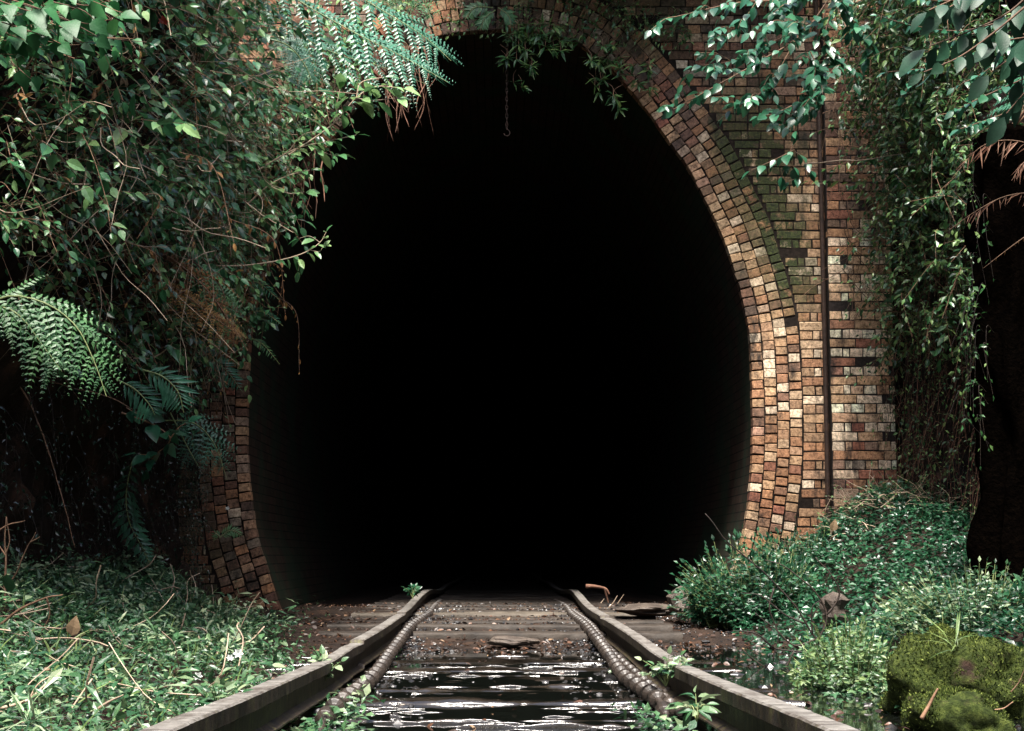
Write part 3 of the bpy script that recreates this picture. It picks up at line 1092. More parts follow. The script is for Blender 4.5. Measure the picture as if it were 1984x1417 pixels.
def runners():
    mb = MB()
    for k in range(640):
        y = 7.4 + 7.0 * RNG.random()
        z = 2.2 + 4.0 * RNG.random()
        x = float(left_face(np.array(y), np.array(z))) + RNG.uniform(.05, .65) * (1 if y < 12.5 else .45)
        d = nrm(np.array([RNG.normal(0, .6), RNG.normal(0, .6), -abs(RNG.normal(.5, .5))]))
        L = RNG.uniform(.3, 1.1)
        q = [np.array([x, y, z])]
        for _ in range(4):
            q.append(q[-1] + d * L / 4)
            d = nrm(d + RNG.normal(0, .3, 3))
        qa = np.array(q)
        zz = .57 + (qa[:, 2] - .57) * 15 / qa[:, 1]
        if np.any(np.abs(qa[:, 0] * 15 / qa[:, 1]) < np.interp(zz, [a[0] for a in PRO], [a[1] for a in PRO])): continue
        tube(mb, curve(q, 12), RNG.uniform(.0015, .0038) * np.linspace(1, .6, 12), 4, None, False)
    part(mb, "runners", M['stem_pale'], lc, True)
    for pts, r in (([(268, 20, 9.6), (262, 90, 9.6), (240, 130, 9.6), (232, 190, 9.6), (236, 240, 9.7), (226, 275, 9.7)], .008),
                   ([(232, 95, 9.6), (180, 140, 9.6), (140, 170, 9.6)], .005),
                   ([(0, 306, 9.2), (62, 343, 9.2), (140, 325, 9.3), (215, 300, 9.4)], .006), ([(62, 343, 9.2), (50, 370, 9.2), (28, 380, 9.2)], .006),
                   ([(0, 130, 9.4), (60, 180, 9.6), (150, 250, 9.9), (260, 230, 10.2)], .005), ([(300, 230, 10.6), (370, 260, 10.8), (470, 275, 11)], .005),
                   ([(350, 70, 10.6), (345, 100, 10.6), (385, 155, 10.8)], .005), ([(470, 390, 11.4), (520, 425, 11.4), (570, 450, 11.4)], .005),
                   ([(215, 0, 9.5), (175, 55, 9.5), (150, 66, 9.5)], .006), ([(380, 80, 11), (470, 110, 11), (560, 180, 11.4)], .005)):
        m2 = MB()
        c = curve(PP(pts, 10), 24)
        c = c + np.stack([fbm(c * 9 + 3, 1, 2) * .02] * 3, -1)
        tube(m2, c, r * np.linspace(1, .6, 24), 5, .9)
        part(m2, "runner", M['stem_pale'], lc, True)


runners()


def heart_creeper(lm, sm):
    for k in range(46):
        px, py = RNG.uniform(-60, 190), RNG.uniform(-40, 110)
        py -= max(0, (px - 100) * .35)
        p = P(px, py, RNG.uniform(6.0, 6.6))
        q = p + np.array([.12, -.02, -.05]) + RNG.normal(0, .06, 3)
        shoot(lm, sm, [p - np.array([.15, 0, -.05]), p, q], 5, RNG.uniform(.07, .105), HEART, .003, .7, up=.35, jit=.45, tint=.5)


plant("creeper", "bright heart-leaved creeper in the top left corner", "creeper", P(0, 0, 8.6), heart_creeper, 'leaf_bright', 'stem')


def spray(label, paths, size, n, lmat='leaf', smat='stem_pale', shape=ELLIP, name="creeper_spray", cat="creeper", r=.006, tint=.75, droop=.2, up=.7, Y=11.5, start=.25, opp=True, jit=.4):
    def b(lm, sm):
        for i, p in enumerate(paths):
            shoot(lm, sm, PP(p, Y), n if np.isscalar(n) else n[i], size, shape, r * (1 if i == 0 else .7), droop, up, start if i == 0 else .2, jit=jit, tint=tint, opp=opp, ns=20, sides=5)
    return plant(name, label, cat, PP(paths[0][:1], Y)[0], b, lmat, smat)


spray("pale creeper shoot with big glossy leaves reaching over the arch under the large fern", [[(560, 300), (640, 245), (690, 190), (730, 168), (780, 172)], [(690, 190), (700, 160), (742, 150)], [(650, 235), (655, 190), (660, 170)], [(690, 190), (720, 195), (770, 190)]], .19, [16, 6, 8, 6])
spray("creeper shoot with narrow leaves pointing into the dark at the arch shoulder", [[(500, 330), (570, 290), (630, 275), (690, 262)], [(600, 285), (640, 300), (655, 300)], [(560, 292), (590, 260), (640, 255)]], .15, [16, 6, 8])
spray("long creeper shoot curling up at its leafy tip against the black opening", [[(400, 515), (470, 515), (540, 505), (590, 490), (620, 470), (632, 450)], [(575, 495), (580, 510), (578, 525)], [(600, 485), (618, 488), (625, 480)], [(620, 470), (600, 458), (580, 462)]], .125, [14, 4, 4, 5])
spray("creeper shoot drooping before the left arch ring below the shoulder", [[(480, 395), (520, 360), (560, 340), (600, 330)], [(520, 360), (560, 375), (590, 372)]], .14, [12, 6])
spray("broad dark leaves on a shoot hanging low before the left rock face", [[(235, 800), (290, 820), (330, 850), (300, 880), (270, 880)], [(300, 880), (290, 900), (285, 910)], [(245, 790), (262, 800), (285, 805)], [(330, 850), (345, 830), (360, 820)]], .155, [12, 4, 4, 5], 'leaf_teal', 'stem', OVATE, Y=10, tint=.35)
spray("lone looping creeper tip with rounded leaves under the brown fern", [[(180, 690), (230, 690), (290, 695), (330, 670), (335, 650)], [(330, 670), (345, 680), (350, 690)]], .15, [8, 4], 'leaf', 'stem_pale', OVATE, Y=10.4, tint=.5, start=.7)
spray("leafy creeper shoots crowding the middle of the left bank", [[(300, 250), (340, 270), (350, 320)], [(330, 300), (370, 300), (400, 310)], [(310, 270), (300, 320), (330, 345)], [(400, 240), (420, 290), (470, 300)]], .17, [10, 8, 8, 8], 'leaf', 'stem', OVATE, Y=10.6, tint=.55)


# dark small foliage and roots lower on the left face
def lower_left(lm, sm):
    for k in range(520):
        y = 8.6 + 6.0 * RNG.random()
        z = .6 + 2.2 * RNG.random()
        x = float(left_face(np.array(y), np.array(z))) + RNG.uniform(0, .22)
        p0 = np.array([x, y, z])
        L = RNG.uniform(.12, .4)
        shoot(lm, sm, [p0, p0 + np.array([.10, -.06, .04]), p0 + np.array([.14 + RNG.normal(0, .05), RNG.normal(0, .1), -L])], int(RNG.integers(4, 11)), RNG.uniform(.02, .05), SMALL, .0022, .5, jit=.8)


plant("creeper", "dark small-leaved creeper and rootlets clinging to the lower left rock face", "creeper", (-2.8, 11, .6), lower_left, 'leaf_dark', 'stem_dark')


def pier_edge(lm, sm):
    for k in range(90):
        p0 = P(RNG.normal(372, 14), RNG.uniform(860, 1140), 14.2)
        shoot(lm, sm, [p0, p0 + np.array([.05, -.08, -.04]), p0 + np.array([RNG.normal(.03, .04), -.1, -.2])], 9, .028, SMALL, .002, .5, jit=.8, tint=.9)


plant("creeper", "narrow strip of tiny-leaved creeper hanging down beside the left brick pier", "creeper", P(372, 1140, 14.2), pier_edge, 'leaf_dark', 'root')

# ------------------------------------------------------------------ ferns
tri = lambda t: np.clip(1.05 - t * .8, 0, 1) * np.clip(.35 + t * 3, 0, 1)
fern("large bright tree fern with long feathery fronds hanging over the arch's upper left", [
    dict(path=PP([(450, -90), (560, -10), (680, 60), (780, 110), (868, 160)], 11.8), width=.56, n=12, m=15, sweep=.85, droop=.3, up=(.1, -.9, .6), pw=.12, tint=.6),
    dict(path=PP([(520, -120), (640, -40), (740, 20), (820, 70), (874, 118)], 12.1), width=.5, n=12, m=15, sweep=.85, droop=.28, up=(.1, -.9, .6), pw=.12, tint=.7),
    dict(path=PP([(430, -60), (540, 40), (640, 100), (740, 130), (830, 165)], 12.3), width=.40, n=12, m=15, sweep=.85, droop=.2, up=(.1, -.9, .6), pw=.12, tint=.4),
    dict(path=PP([(480, 0), (560, 50), (600, 100), (620, 150)], 12.5), width=.22, n=9, sweep=.6, droop=.2, up=(.1, -.9, .6), simple=True, pw=.25, tint=.2, mat='fern')], 'fern_bright')
fern("small dull fern fronds hanging from the top edge beside the bright fern", [
    dict(path=PP([(800, -60), (820, -10), (838, 52)], 13.5), width=.17, n=9, m=7, up=(0, -1, .3)),
    dict(path=PP([(760, -60), (780, -20), (800, 40)], 13.6), width=.16, n=9, m=7, up=(0, -1, .3)),
    dict(path=PP([(700, -60), (740, -20), (760, 30)], 13.6), width=.15, n=9, m=7, up=(0, -1, .3))], 'fern_olive')
fern("arching green fern with drooping feathers at the left edge", [
    dict(path=PP([(-90, 640), (0, 578), (80, 585), (145, 630), (182, 700), (206, 768)], 7.5), width=.29, n=15, m=10, sweep=.75, droop=.35, up=(.2, -.8, .6), pw=.17, prof=lambda t: np.sin(np.pi * np.clip(t * .75 + .22, 0, 1)) ** .8 + .05),
    dict(path=PP([(-90, 600), (20, 600), (90, 680), (120, 720)], 7.7), width=.22, n=13, m=9, sweep=.7, droop=.35, up=(.2, -.8, .6), pw=.2, tint=.2)], 'fern_olive')
fern("small teal fern spray of parallel feathers above the broad dark leaves", [
    dict(path=PP([(270, 715), (315, 730), (345, 760), (356, 800)], 9.4), width=.15, n=13, sweep=.5, simple=True, pw=.16, up=(.2, -.9, .4), droop=.3),
    dict(path=PP([(225, 735), (262, 755), (290, 785), (300, 805)], 9.4), width=.13, n=12, sweep=.5, simple=True, pw=.16, up=(.2, -.9, .4), droop=.3)], 'fern')
fern("drooping green fern covering the outer bricks of the left arch ring", [
    dict(path=PP([(320, 815), (375, 820), (415, 860), (440, 930)], 11.6), width=.22, n=12, m=8, sweep=.6, droop=.3, up=(.2, -.9, .4), pw=.2),
    dict(path=PP([(330, 800), (360, 860), (385, 905)], 11.8), width=.16, n=10, m=7, sweep=.6, droop=.3, up=(.2, -.9, .4), pw=.2, tint=.2)], 'fern')
fern("single green fern frond laid across the upper bricks of the left pier", [
    dict(path=PP([(370, 680), (405, 690), (440, 720), (470, 760)], 13.8), width=.15, n=18, sweep=.5, simple=True, pw=.2, up=(.2, -.9, .4), droop=.2)], 'fern')
fern("three small fern tips poking from the left arch edge into the black opening", [
    dict(path=PP([(470, 550), (500, 548), (542, 582)], 14.7), width=.10, n=16, sweep=.4, simple=True, pw=.18, up=(.2, -.9, .5), droop=.3),
    dict(path=PP([(475, 605), (510, 605), (549, 632)], 14.75), width=.09, n=16, sweep=.4, simple=True, pw=.18, up=(.2, -.9, .5), droop=.3),
    dict(path=PP([(485, 655), (510, 668), (542, 706)], 14.8), width=.07, n=12, sweep=.5, simple=True, pw=.2, up=(.2, -.9, .5), droop=.3, mat='fern_olive')], 'fern')
fern("golden brown dying fern hanging in curtains in front of the left pier", [
    dict(path=PP([(150, 520), (230, 492), (310, 490), (380, 540), (430, 600), (480, 680)], 10.2), width=.38, n=18, m=11, sweep=.2, droop=.9, up=(.2, -.9, .4), pw=.13, tint=.4),
    dict(path=PP([(260, 540), (340, 560), (420, 620), (475, 655)], 10.4), width=.2, n=20, m=12, sweep=.4, droop=.6, up=(.2, -.9, .4), pw=.15, tint=.8),
    dict(path=PP([(330, 470), (390, 520), (430, 560), (440, 620)], 10.6), width=.2, n=18, m=10, sweep=.4, droop=.7, up=(.2, -.9, .4), pw=.15, mat='fern_olive')], 'fern_dead', 'stem')
fern("dim fern dangling straight down in the dark hollow left of the pier", [
    dict(path=PP([(262, 870), (245, 950), (250, 1010), (275, 1060), (292, 1096)], 11.8), width=.13, n=18, sweep=.5, simple=True, droop=.2, up=(.2, -.9, .3), pw=.3)], 'fern')
fern("tiny bright fern growing from the left pier's brickwork near its foot", [
    dict(path=PP([(425, 1042), (448, 1028), (472, 1040)], 14.8), width=.07, n=12, sweep=.5, simple=True, pw=.25, up=(.1, -.9, .4), droop=.1, tint=.9),
    dict(path=PP([(428, 1042), (418, 1034), (414, 1050)], 14.8), width=.05, n=9, sweep=.5, simple=True, pw=.25, up=(.1, -.9, .4), droop=.1)], 'fern_olive')
fern("bluish fern fronds fanning out at the left edge below the creeper", [
    dict(path=PP([(-60, 460), (0, 470), (45, 510), (90, 570)], 9.2), width=.2, n=20, sweep=.5, simple=True, pw=.12, up=(.2, -.9, .4), droop=.3, tint=.9),
    dict(path=PP([(-50, 430), (20, 450), (70, 490)], 9.3), width=.18, n=18, sweep=.5, simple=True, pw=.12, up=(.2, -.9, .4), droop=.3, tint=.9)], 'fern')
fern("shaded fern frond lying among twigs in the middle of the left bank", [
    dict(path=PP([(50, 330), (120, 345), (200, 370), (260, 410)], 9.8), width=.26, n=13, m=9, sweep=.6, droop=.4, up=(.2, -.8, .5), pw=.2)], 'fern')
fern("small pale fern frond pointing up among the creeper beside the large bright fern", [
    dict(path=PP([(520, 75), (560, 90), (590, 125), (605, 160)], 11.6), width=.2, n=18, m=12, sweep=.6, droop=.3, up=(.2, -.9, .4), pw=.2)], 'fern')
fern("small feathery fern rooted in the crown of the arch", [
    dict(path=PP([(960, 20), (940, 35), (930, 60)], 14.7), width=.10, n=12, sweep=.5, simple=True, pw=.3, up=(0, -1, .3)),
    dict(path=PP([(965, 15), (985, 30), (990, 52)], 14.7), width=.09, n=12, sweep=.5, simple=True, pw=.3, up=(0, -1, .3)),
    dict(path=PP([(955, 15), (920, 15), (900, 40)], 14.7), width=.10, n=12, sweep=.5, simple=True, pw=.3, up=(0, -1, .3))], 'fern_olive')


# ------------------------------------------------------------------ hanging roots, hook
def roots(label, px0, px1, y0, y1, Y, n, r=.006):
    mb = MB()
    for k in range(n):
        x = RNG.uniform(px0, px1)
        yy = RNG.uniform(y0 + (y1 - y0) * .45, y1)
        q = [P(x, y0, Y + RNG.uniform(-.1, .1))]
        for s in (.35, .7, 1.0):
            q.append(P(x + RNG.normal(0, (px1 - px0) * .10), y0 + (yy - y0) * s, Y + RNG.uniform(-.1, .1)))
        tube(mb, curve(q, 16), r * RNG.uniform(.4, 1.3) * np.linspace(1, .5, 16), 5)
    mb.build("hanging_roots", M['root'], smooth=True, label=label, cat="roots")


roots("tangle of brown roots hanging below the large bright fern's tips", 745, 840, 90, 275, 14.2, 26)
roots("pair of thin roots dangling at the left shoulder of the opening", 606, 634, 300, 445, 14.2, 3, .006)
roots("short rootlets under the left bank's overhang beside the arch edge", 550, 600, 330, 470, 14.3, 7, .003)


def hook():
    T = thing("hook_and_chain", "thin rusty chain with a hook hanging from the crown of the arch", "chain", P(982, 60, 14.95))
    ch = MB()
    a, b = P(982, 48, 14.95), P(982, 246, 14.95)
    n = 24
    for k in range(n):
        c = a + (b - a) * (k + .5) / n
        L = np.linalg.norm(b - a) / n * .68
        an = np.linspace(0, 2 * math.pi, 11)
        u = np.array([1., 0, 0]) if k % 2 else np.array([0, 1., 0])
        tube(ch, c + np.outer(np.cos(an), u) * .010 + np.outer(np.sin(an), ZUP) * L, .0045, 5, .5, False)
    part(ch, "chain", M['iron'], T, True)
    hk = MB()
    an = np.linspace(math.pi * .5, -math.pi * .95, 16)
    c = P(982, 258, 14.95)
    tube(hk, np.vstack([[b], c + np.outer(np.cos(an), [1., 0, 0]) * .028 + np.outer(np.sin(an), ZUP) * .03]), .006, 6)
    part(hk, "hook", M['iron'], T, True)


hook()

# ------------------------------------------------------------------ right-hand plants
def crown_creeper(lm, sm):
    spots = [(px, 52 + .0009 * (px - 970) ** 2 * 1.2 + RNG.uniform(-15, 35)) for px in RNG.uniform(975, 1200, 46)]
    spots += [(RNG.uniform(980, 1035), RNG.uniform(60, 150)) for _ in range(18)] + [(RNG.uniform(1150, 1265), RNG.uniform(110, 185)) for _ in range(18)] + [(1196, 200), (1200, 212), (1190, 190), (995, 160), (1010, 170)]
    for px, py in spots:
        p = P(px, py, 14.78 + RNG.uniform(-.08, .08))
        n = int(RNG.integers(5, 10))
        d = np.stack([RNG.normal(0, 1, n), RNG.normal(-.4, .5, n), RNG.normal(-.35, .6, n)], -1)
        put_leaves(lm, np.repeat(p[None], n, 0), d, np.array([0, -.6, 1.]) + RNG.normal(0, .3, (n, 3)), RNG.uniform(.07, .13, n), LANCE, 1.25, np.clip(RNG.normal(.55, .25, n), 0, 1))
        tube(sm, curve([p + np.array([RNG.normal(0, .06), .12, .16]), p + np.array([0, .02, .08]), p], 6), .003, 4, .3, False)


plant("creeper", "narrow-leaved creeper with starry leaf clusters hanging under the right of the arch crown", "creeper", P(1100, 60, 14.8), crown_creeper, 'leaf_small', 'stem')


def crown_top(lm, sm):
    for k in range(110):
        px = RNG.uniform(860, 1330)
        p = P(px, RNG.uniform(-10, 60) + max(0, px - 1100) * .1, 14.85)
        shoot(lm, sm, [p, p + np.array([.04, -.06, .03]), p + np.array([RNG.normal(0, .08), -.08, -.12])], 8, .06, SMALL, .002, .4, jit=.8)


plant("creeper", "sparse weedy creeper growing in the joints above the arch crown", "creeper", P(1050, 20, 14.9), crown_top, 'leaf_small', 'stem')


def leafy_branch(lm, sm):
    Y = 12.6
    paths = [[(1650, -70), (1560, 60), (1470, 120), (1390, 165), (1305, 212)], [(1640, -60), (1540, -5), (1430, 5), (1312, 32)], [(1580, 40), (1480, 90), (1410, 120), (1345, 128)],
             [(1600, 20), (1570, 120), (1550, 200), (1520, 240)], [(1540, 80), (1500, 150), (1460, 190), (1420, 200)], [(1640, -40), (1600, 60), (1620, 110), (1660, 140)],
             [(1620, -60), (1500, -30), (1440, 40), (1405, 75)], [(1560, 60), (1545, 40), (1500, 45)], [(1600, -40), (1560, -10), (1480, 60)], [(1620, -30), (1640, 20), (1690, 90)], [(1570, 100), (1590, 150), (1580, 210)]]
    for i, p in enumerate(paths):
        c = PP(p, Y + RNG.uniform(-.4, .4))
        shoot(lm, sm, c, 26, .135, OVATE, .009 if i == 0 else .006, .45, .7, .15, jit=.55, tint=.6, ns=24)
        cc = curve(c, 12)
        for q in cc[3::2]:
            e = q + np.array([RNG.normal(-.12, .1), RNG.normal(-.1, .15), RNG.normal(-.10, .08)])
            shoot(lm, sm, [q, (q + e) / 2 + ZUP * .03, e], 7, .12, OVATE, .003, .45, .7, .3, jit=.6, tint=.6)


plant("overhanging_branch", "glossy leafed branch hanging over the brickwork right of the arch", "branch", P(1650, -70, 12.6), leafy_branch, 'leaf_teal', 'stem')
spray("drooping leaf tuft against the mossy spandrel below the leafy branch", [[(1560, 150), (1545, 230), (1530, 300), (1515, 340)], [(1540, 290), (1500, 310), (1455, 330)], [(1535, 290), (1560, 310), (1570, 330)], [(1545, 200), (1500, 220), (1470, 225)], [(1530, 310), (1545, 340), (1530, 352)]], .15, [10, 8, 7, 8, 6], 'leaf_teal', 'stem', OVATE, Y=13.6, tint=.4, droop=.5)


def right_creeper(lm, sm):
    for k in range(1700):
        y = 11.6 + 3.1 * RNG.random()
        z = 2.2 + 4.0 * RNG.random() ** .7
        x = RNG.uniform(3.25, 4.0) - .28 * sstep(3.3, 5.4, z)
        if y > 14.2 and x < 3.5 and RNG.random() < .55: continue
        p0 = np.array([x + .1, y + .15, z])
        L = RNG.uniform(.0, .4)
        p1 = p0 + np.array([-.12, -.2, .06]) + RNG.normal(0, .08, 3)
        p2 = p1 + np.array([RNG.normal(-.08, .16), RNG.normal(-.1, .12), -L])
        shoot(lm, sm, [p0, p1, p2], int(RNG.integers(8, 18)), RNG.uniform(.045, .10), ELLIP if RNG.random() < .6 else SMALL, .0025, .4, jit=.9)


rc = plant("creeper", "dense small-leaved creeper tumbling over the pilaster and right rock face", "creeper", (3.6, 13.5, 3), right_creeper, 'leaf_small', 'stem')


def shade_creeper(lm, sm):  # added above the frame so its leaves shade the upper brickwork
    for k in range(420):
        z = RNG.uniform(6.0, 7.3)
        p0 = np.array([RNG.uniform(-.4, 2.9), 14.95, z])
        f = RNG.uniform(.15, 1.1)
        p1 = p0 + np.array([RNG.normal(0, .15), -f, .15])
        p2 = p1 + np.array([RNG.normal(0, .15), -.2, -RNG.uniform(.1, .35)])
        shoot(lm, sm, [p0, p1, p2], 16, .11, OVATE, .004, .3, jit=.7)


plant("creeper", "unseen leafy creeper added over the headwall to shade the right spandrel", "creeper", (1.6, 14.9, 6.5), shade_creeper, 'leaf', 'stem')


def pilaster_twigs():
    mb = MB()
    for k in range(130):
        px, py = RNG.uniform(1600, 1740), RNG.uniform(-20, 560)
        px += (py / 560) * 30
        q = [P(px, py, 14.8)]
        d = np.array([RNG.normal(0, .5), 0, -abs(RNG.normal(.6, .4))])
        for _ in range(4):
            q.append(q[-1] + nrm(d) * RNG.uniform(.06, .16))
            d = d + RNG.normal(0, .35, 3) * np.array([1, .1, 1])
        tube(mb, curve(q, 12), RNG.uniform(.0018, .004), 4, None, False)
    part(mb, "twigs", M['stem'], rc, True)


pilaster_twigs()


def lower_right(lm, sm):
    for k in range(620):
        y = 12.0 + 2.7 * RNG.random()
        z = .7 + 2.4 * RNG.random()
        p0 = np.array([float(right_face(np.array(y), np.array(z))) - RNG.uniform(0, .25), y, z])
        L = RNG.uniform(.12, .45)
        shoot(lm, sm, [p0, p0 + np.array([-.08, -.08, .03]), p0 + np.array([-.12 + RNG.normal(0, .07), -.1, -L])], int(RNG.integers(2, 9)), RNG.uniform(.02, .06), SMALL, .0028, .5, jit=.8)


plant("creeper", "thin dark creeper and dry tendrils on the shaded right rock face", "creeper", (3.9, 13, .8), lower_right, 'leaf_small', 'root')


def big_leaves(lm, sm):
    Y = 7.2
    for p, n, s in (([(2040, -60), (1960, 20), (1880, 60), (1800, 90)], 12, .2), ([(2060, 40), (1990, 90), (1920, 140)], 8, .2), ([(2000, -60), (1900, -20), (1830, 20)], 10, .18), ([(2080, 60), (2010, 150), (1950, 220)], 8, .17),
                    ([(2060, -20), (2000, 60), (1975, 150)], 8, .2), ([(1990, 10), (1930, 60), (1860, 110), (1790, 140)], 10, .15), ([(1900, -60), (1860, -10), (1800, 20)], 8, .15), ([(2080, 0), (2030, 60), (1940, 80)], 8, .2)):
        shoot(lm, sm, PP(p, Y + RNG.uniform(-.3, .3)), n, s, ELLIP, .006, .75, .35, .2, jit=.45, tint=.5, ns=18, w=1.15)


plant("overhanging_branch", "dark branch with large drooping pointed leaves in the top right corner", "branch", P(2040, -60, 7.2), big_leaves, 'leaf_big', 'stem')


def mid_right_branch(lm, sm):
    Y = 9.5
    for p in ([(2000, 60), (1900, 100), (1800, 130), (1720, 140)], [(1990, 150), (1900, 190), (1850, 215)], [(1950, 40), (1860, 60), (1770, 50), (1700, 30)], [(2000, 200), (1920, 230), (1860, 250)], [(1900, 0), (1800, 0), (1720, -20)], [(2000, 0), (1930, 120), (1850, 170)], [(1900, 60), (1810, 100), (1745, 190)]):
        shoot(lm, sm, PP(p, Y + RNG.uniform(-.5, .5)), 26, .085, OVATE, .005, .4, .8, .1, jit=.7, tint=.55, ns=18)


plant("overhanging_branch", "leafy branch spreading in front of the right creeper below the large drooping leaves", "branch", P(2000, 60, 9.5), mid_right_branch, 'leaf_teal', 'stem')


# tree fern at the right edge: dark fibrous trunk with a skirt of dead fronds
def tree_fern():
    x, y = 3.30, 10.3
    z0 = float(ground_h(np.array(x), np.array(y))) - .1
    T = thing("tree_fern", "black fibrous tree fern trunk with dry drooping fronds at the right edge", "tree fern", (x, y, z0))
    n, m = 60, 40
    zs, an = np.linspace(z0, 3.25, n), np.linspace(0, 2 * math.pi, m + 1)
    Z, A = np.meshgrid(zs, an, indexing='ij')
    q = np.stack([np.cos(A) * 2, np.sin(A) * 2, Z * 1.5], -1)
    R = .235 + .05 * sstep(1.0, z0, Z) + fbm(q, 1.0, 5) * .20
    R[:, -1] = R[:, 0]
    mb = MB()
    V = np.stack([x + R * np.cos(A), y + R * np.sin(A), Z], -1)
    grid(mb, V)
    mb.add(np.vstack([V[-1, :-1], [[x, y, 3.35]]]), [np.array([(i, (i + 1) % m, m) for i in range(m)])])
    part(mb, "trunk", M['fibre'], T, True)
    for path, w, mt in ((PP([(2030, 290), (1960, 272), (1900, 285), (1845, 345)], 10.0), .2, 'fern_pink'), (PP([(2030, 370), (1950, 380), (1890, 410), (1840, 445)], 10.0), .14, 'fern_pink'),
                        (PP([(2040, 300), (1990, 310), (1960, 350)], 9.9), .14, 'fern_pink'), (PP([(2030, 430), (1970, 470), (1905, 520)], 10.0), .04, 'fern_dead')):
        lm, sm = MB(), MB()
        frond(lm, sm, path, w * .8, n=13, sweep=.8, simple=True, pw=.07, droop=1.0, up=(0, -.8, .6), r=.004)
        fo = part(lm, "dead_frond", M[mt], T)
        part(sm, "rachis", M['stem'], fo, True)
    for a in np.linspace(0, 2 * math.pi, 9)[:-1]:
        d = np.array([math.cos(a), math.sin(a), 0])
        b = np.array([x, y, 3.3])
        lm, sm = MB(), MB()
        frond(lm, sm, [b, b + d * .6 + ZUP * .6, b + d * 1.3 + ZUP * .75, b + d * 2.0 + ZUP * .35], .38, n=26, m=12, sweep=.3, droop=.2, up=(0, 0, 1), pw=.2, r=.012)
        if math.cos(a) < .35: continue          # the track side lost its green fronds
        fo = part(lm, "frond", M['fern'], T)
        part(sm, "rachis", M['stem'], fo, True)


tree_fern()


def trunk_creeper(lm, sm):
    for k in range(45):
        z = RNG.uniform(1.4, 3.3)
        p0 = np.array([3.0 + RNG.normal(0, .05), 10.15 + RNG.normal(0, .1), z])
        shoot(lm, sm, [p0, p0 + np.array([-.06, -.05, .02]), p0 + np.array([RNG.normal(-.06, .06), -.08, -RNG.uniform(.1, .4)])], int(RNG.integers(2, 9)), RNG.uniform(.025, .06), SMALL, .0022, .5, jit=.9)


plant("creeper", "thin creeper trailing down the edge of the black tree fern trunk", "creeper", (3.1, 10.1, .7), trunk_creeper, 'leaf_small', 'stem_dark')


# ------------------------------------------------------------------ low plants
def cover(n, sampler, size, hmax, mb_l, mb_s, tint=None, shape=SMALL, keepn=None):
    x, y = sampler(n)
    z = ground_h(x, y)
    p = np.stack([x, y, z], -1)
    dens = fbm(p, 2.2, 3)
    k = dens > -.22 if keepn is None else dens > keepn
    k &= (p[:, 0] > -.9) | (p[:, 0] < -.92 - .125 * np.clip(p[:, 1] - 6, 0, 9) + RNG.normal(0, .17, len(p)))
    p, dens = p[k], dens[k]
    N = len(p)
    h = hmax * RNG.random(N) ** 1.1 * np.clip(.55 + dens * 1.6, .2, 1.4)
    p[:, 2] += h + .01
    d = np.stack([RNG.normal(0, 1, N), RNG.normal(-.25, 1, N), RNG.normal(.05, .45, N)], -1)
    up = np.stack([RNG.normal(0, .45, N), RNG.normal(-.25, .45, N), np.ones(N)], -1)
    put_leaves(mb_l, p, d, up, size * RNG.uniform(.5, 1.4, N), shape, RNG.uniform(.8, 1.3, N), np.clip(RNG.random(N) * .7 + .3 * (h / hmax) + dens * .4, 0, 1) if tint is None else tint)
    return p


def left_cover():
    lm, sm, gm = MB(), MB(), MB()

    def samp(n):
        y = 4.0 + 9.6 * RNG.random(n) ** .9
        x = -.9 - 2.0 * RNG.random(n) ** .85
        return x, y
    cover(46000, samp, .030, .17, lm, sm)
    cover(3500, samp, .055, .22, lm, sm, shape=ELLIP)
    cover(5000, samp, .075, .26, lm, sm, shape=LANCE)
    cover(250, samp, .09, .2, lm, sm, shape=OVATE)
    o = lm.build("ground_cover", M['leaf_ground'], kind="stuff", label="low leafy ground cover thick over the left bank beside the track", cat="ground cover")
    x, y = samp(900)
    ok = x < -.95 - .14 * np.clip(y - 6, 0, 9)
    x, y = x[ok], y[ok]
    p = np.stack([x, y, ground_h(x, y)], -1)
    n = len(p)
    put_leaves(gm, p, np.stack([RNG.normal(0, .6, n), RNG.normal(-.2, .6, n), np.ones(n) * 1.1], -1), np.stack([RNG.normal(0, 1, n), RNG.normal(-1, .4, n), np.ones(n) * .5], -1), RNG.uniform(.06, .2, n), BLADE, RNG.uniform(.5, 1.1, n))
    gm.build("grass", M['leaf_lime'], kind="stuff", label="thin grass blades among the left bank's ground cover", cat="grass")
    tw = MB()
    for k in range(150):
        x, y = samp(1)
        if x[0] > -1.0 - .13 * max(0, y[0] - 6): continue
        z = float(ground_h(x, y)[0])
        q = [np.array([x[0], y[0], z + RNG.uniform(.0, .12)])]
        d = nrm(np.array([RNG.normal(0, 1), RNG.normal(0, 1), RNG.normal(.25, .4)]))
        for _ in range(3):
            q.append(q[-1] + d * RNG.uniform(.05, .16))
            d = nrm(d + RNG.normal(0, .35, 3))
        tube(tw, curve(q, 9), RNG.uniform(.0015, .0042), 4, None, False)
    tw.build("dead_twigs", M['stem_pale'], kind="stuff", label="thin dead twigs strewn through the left bank's ground cover", cat="twigs")


left_cover()


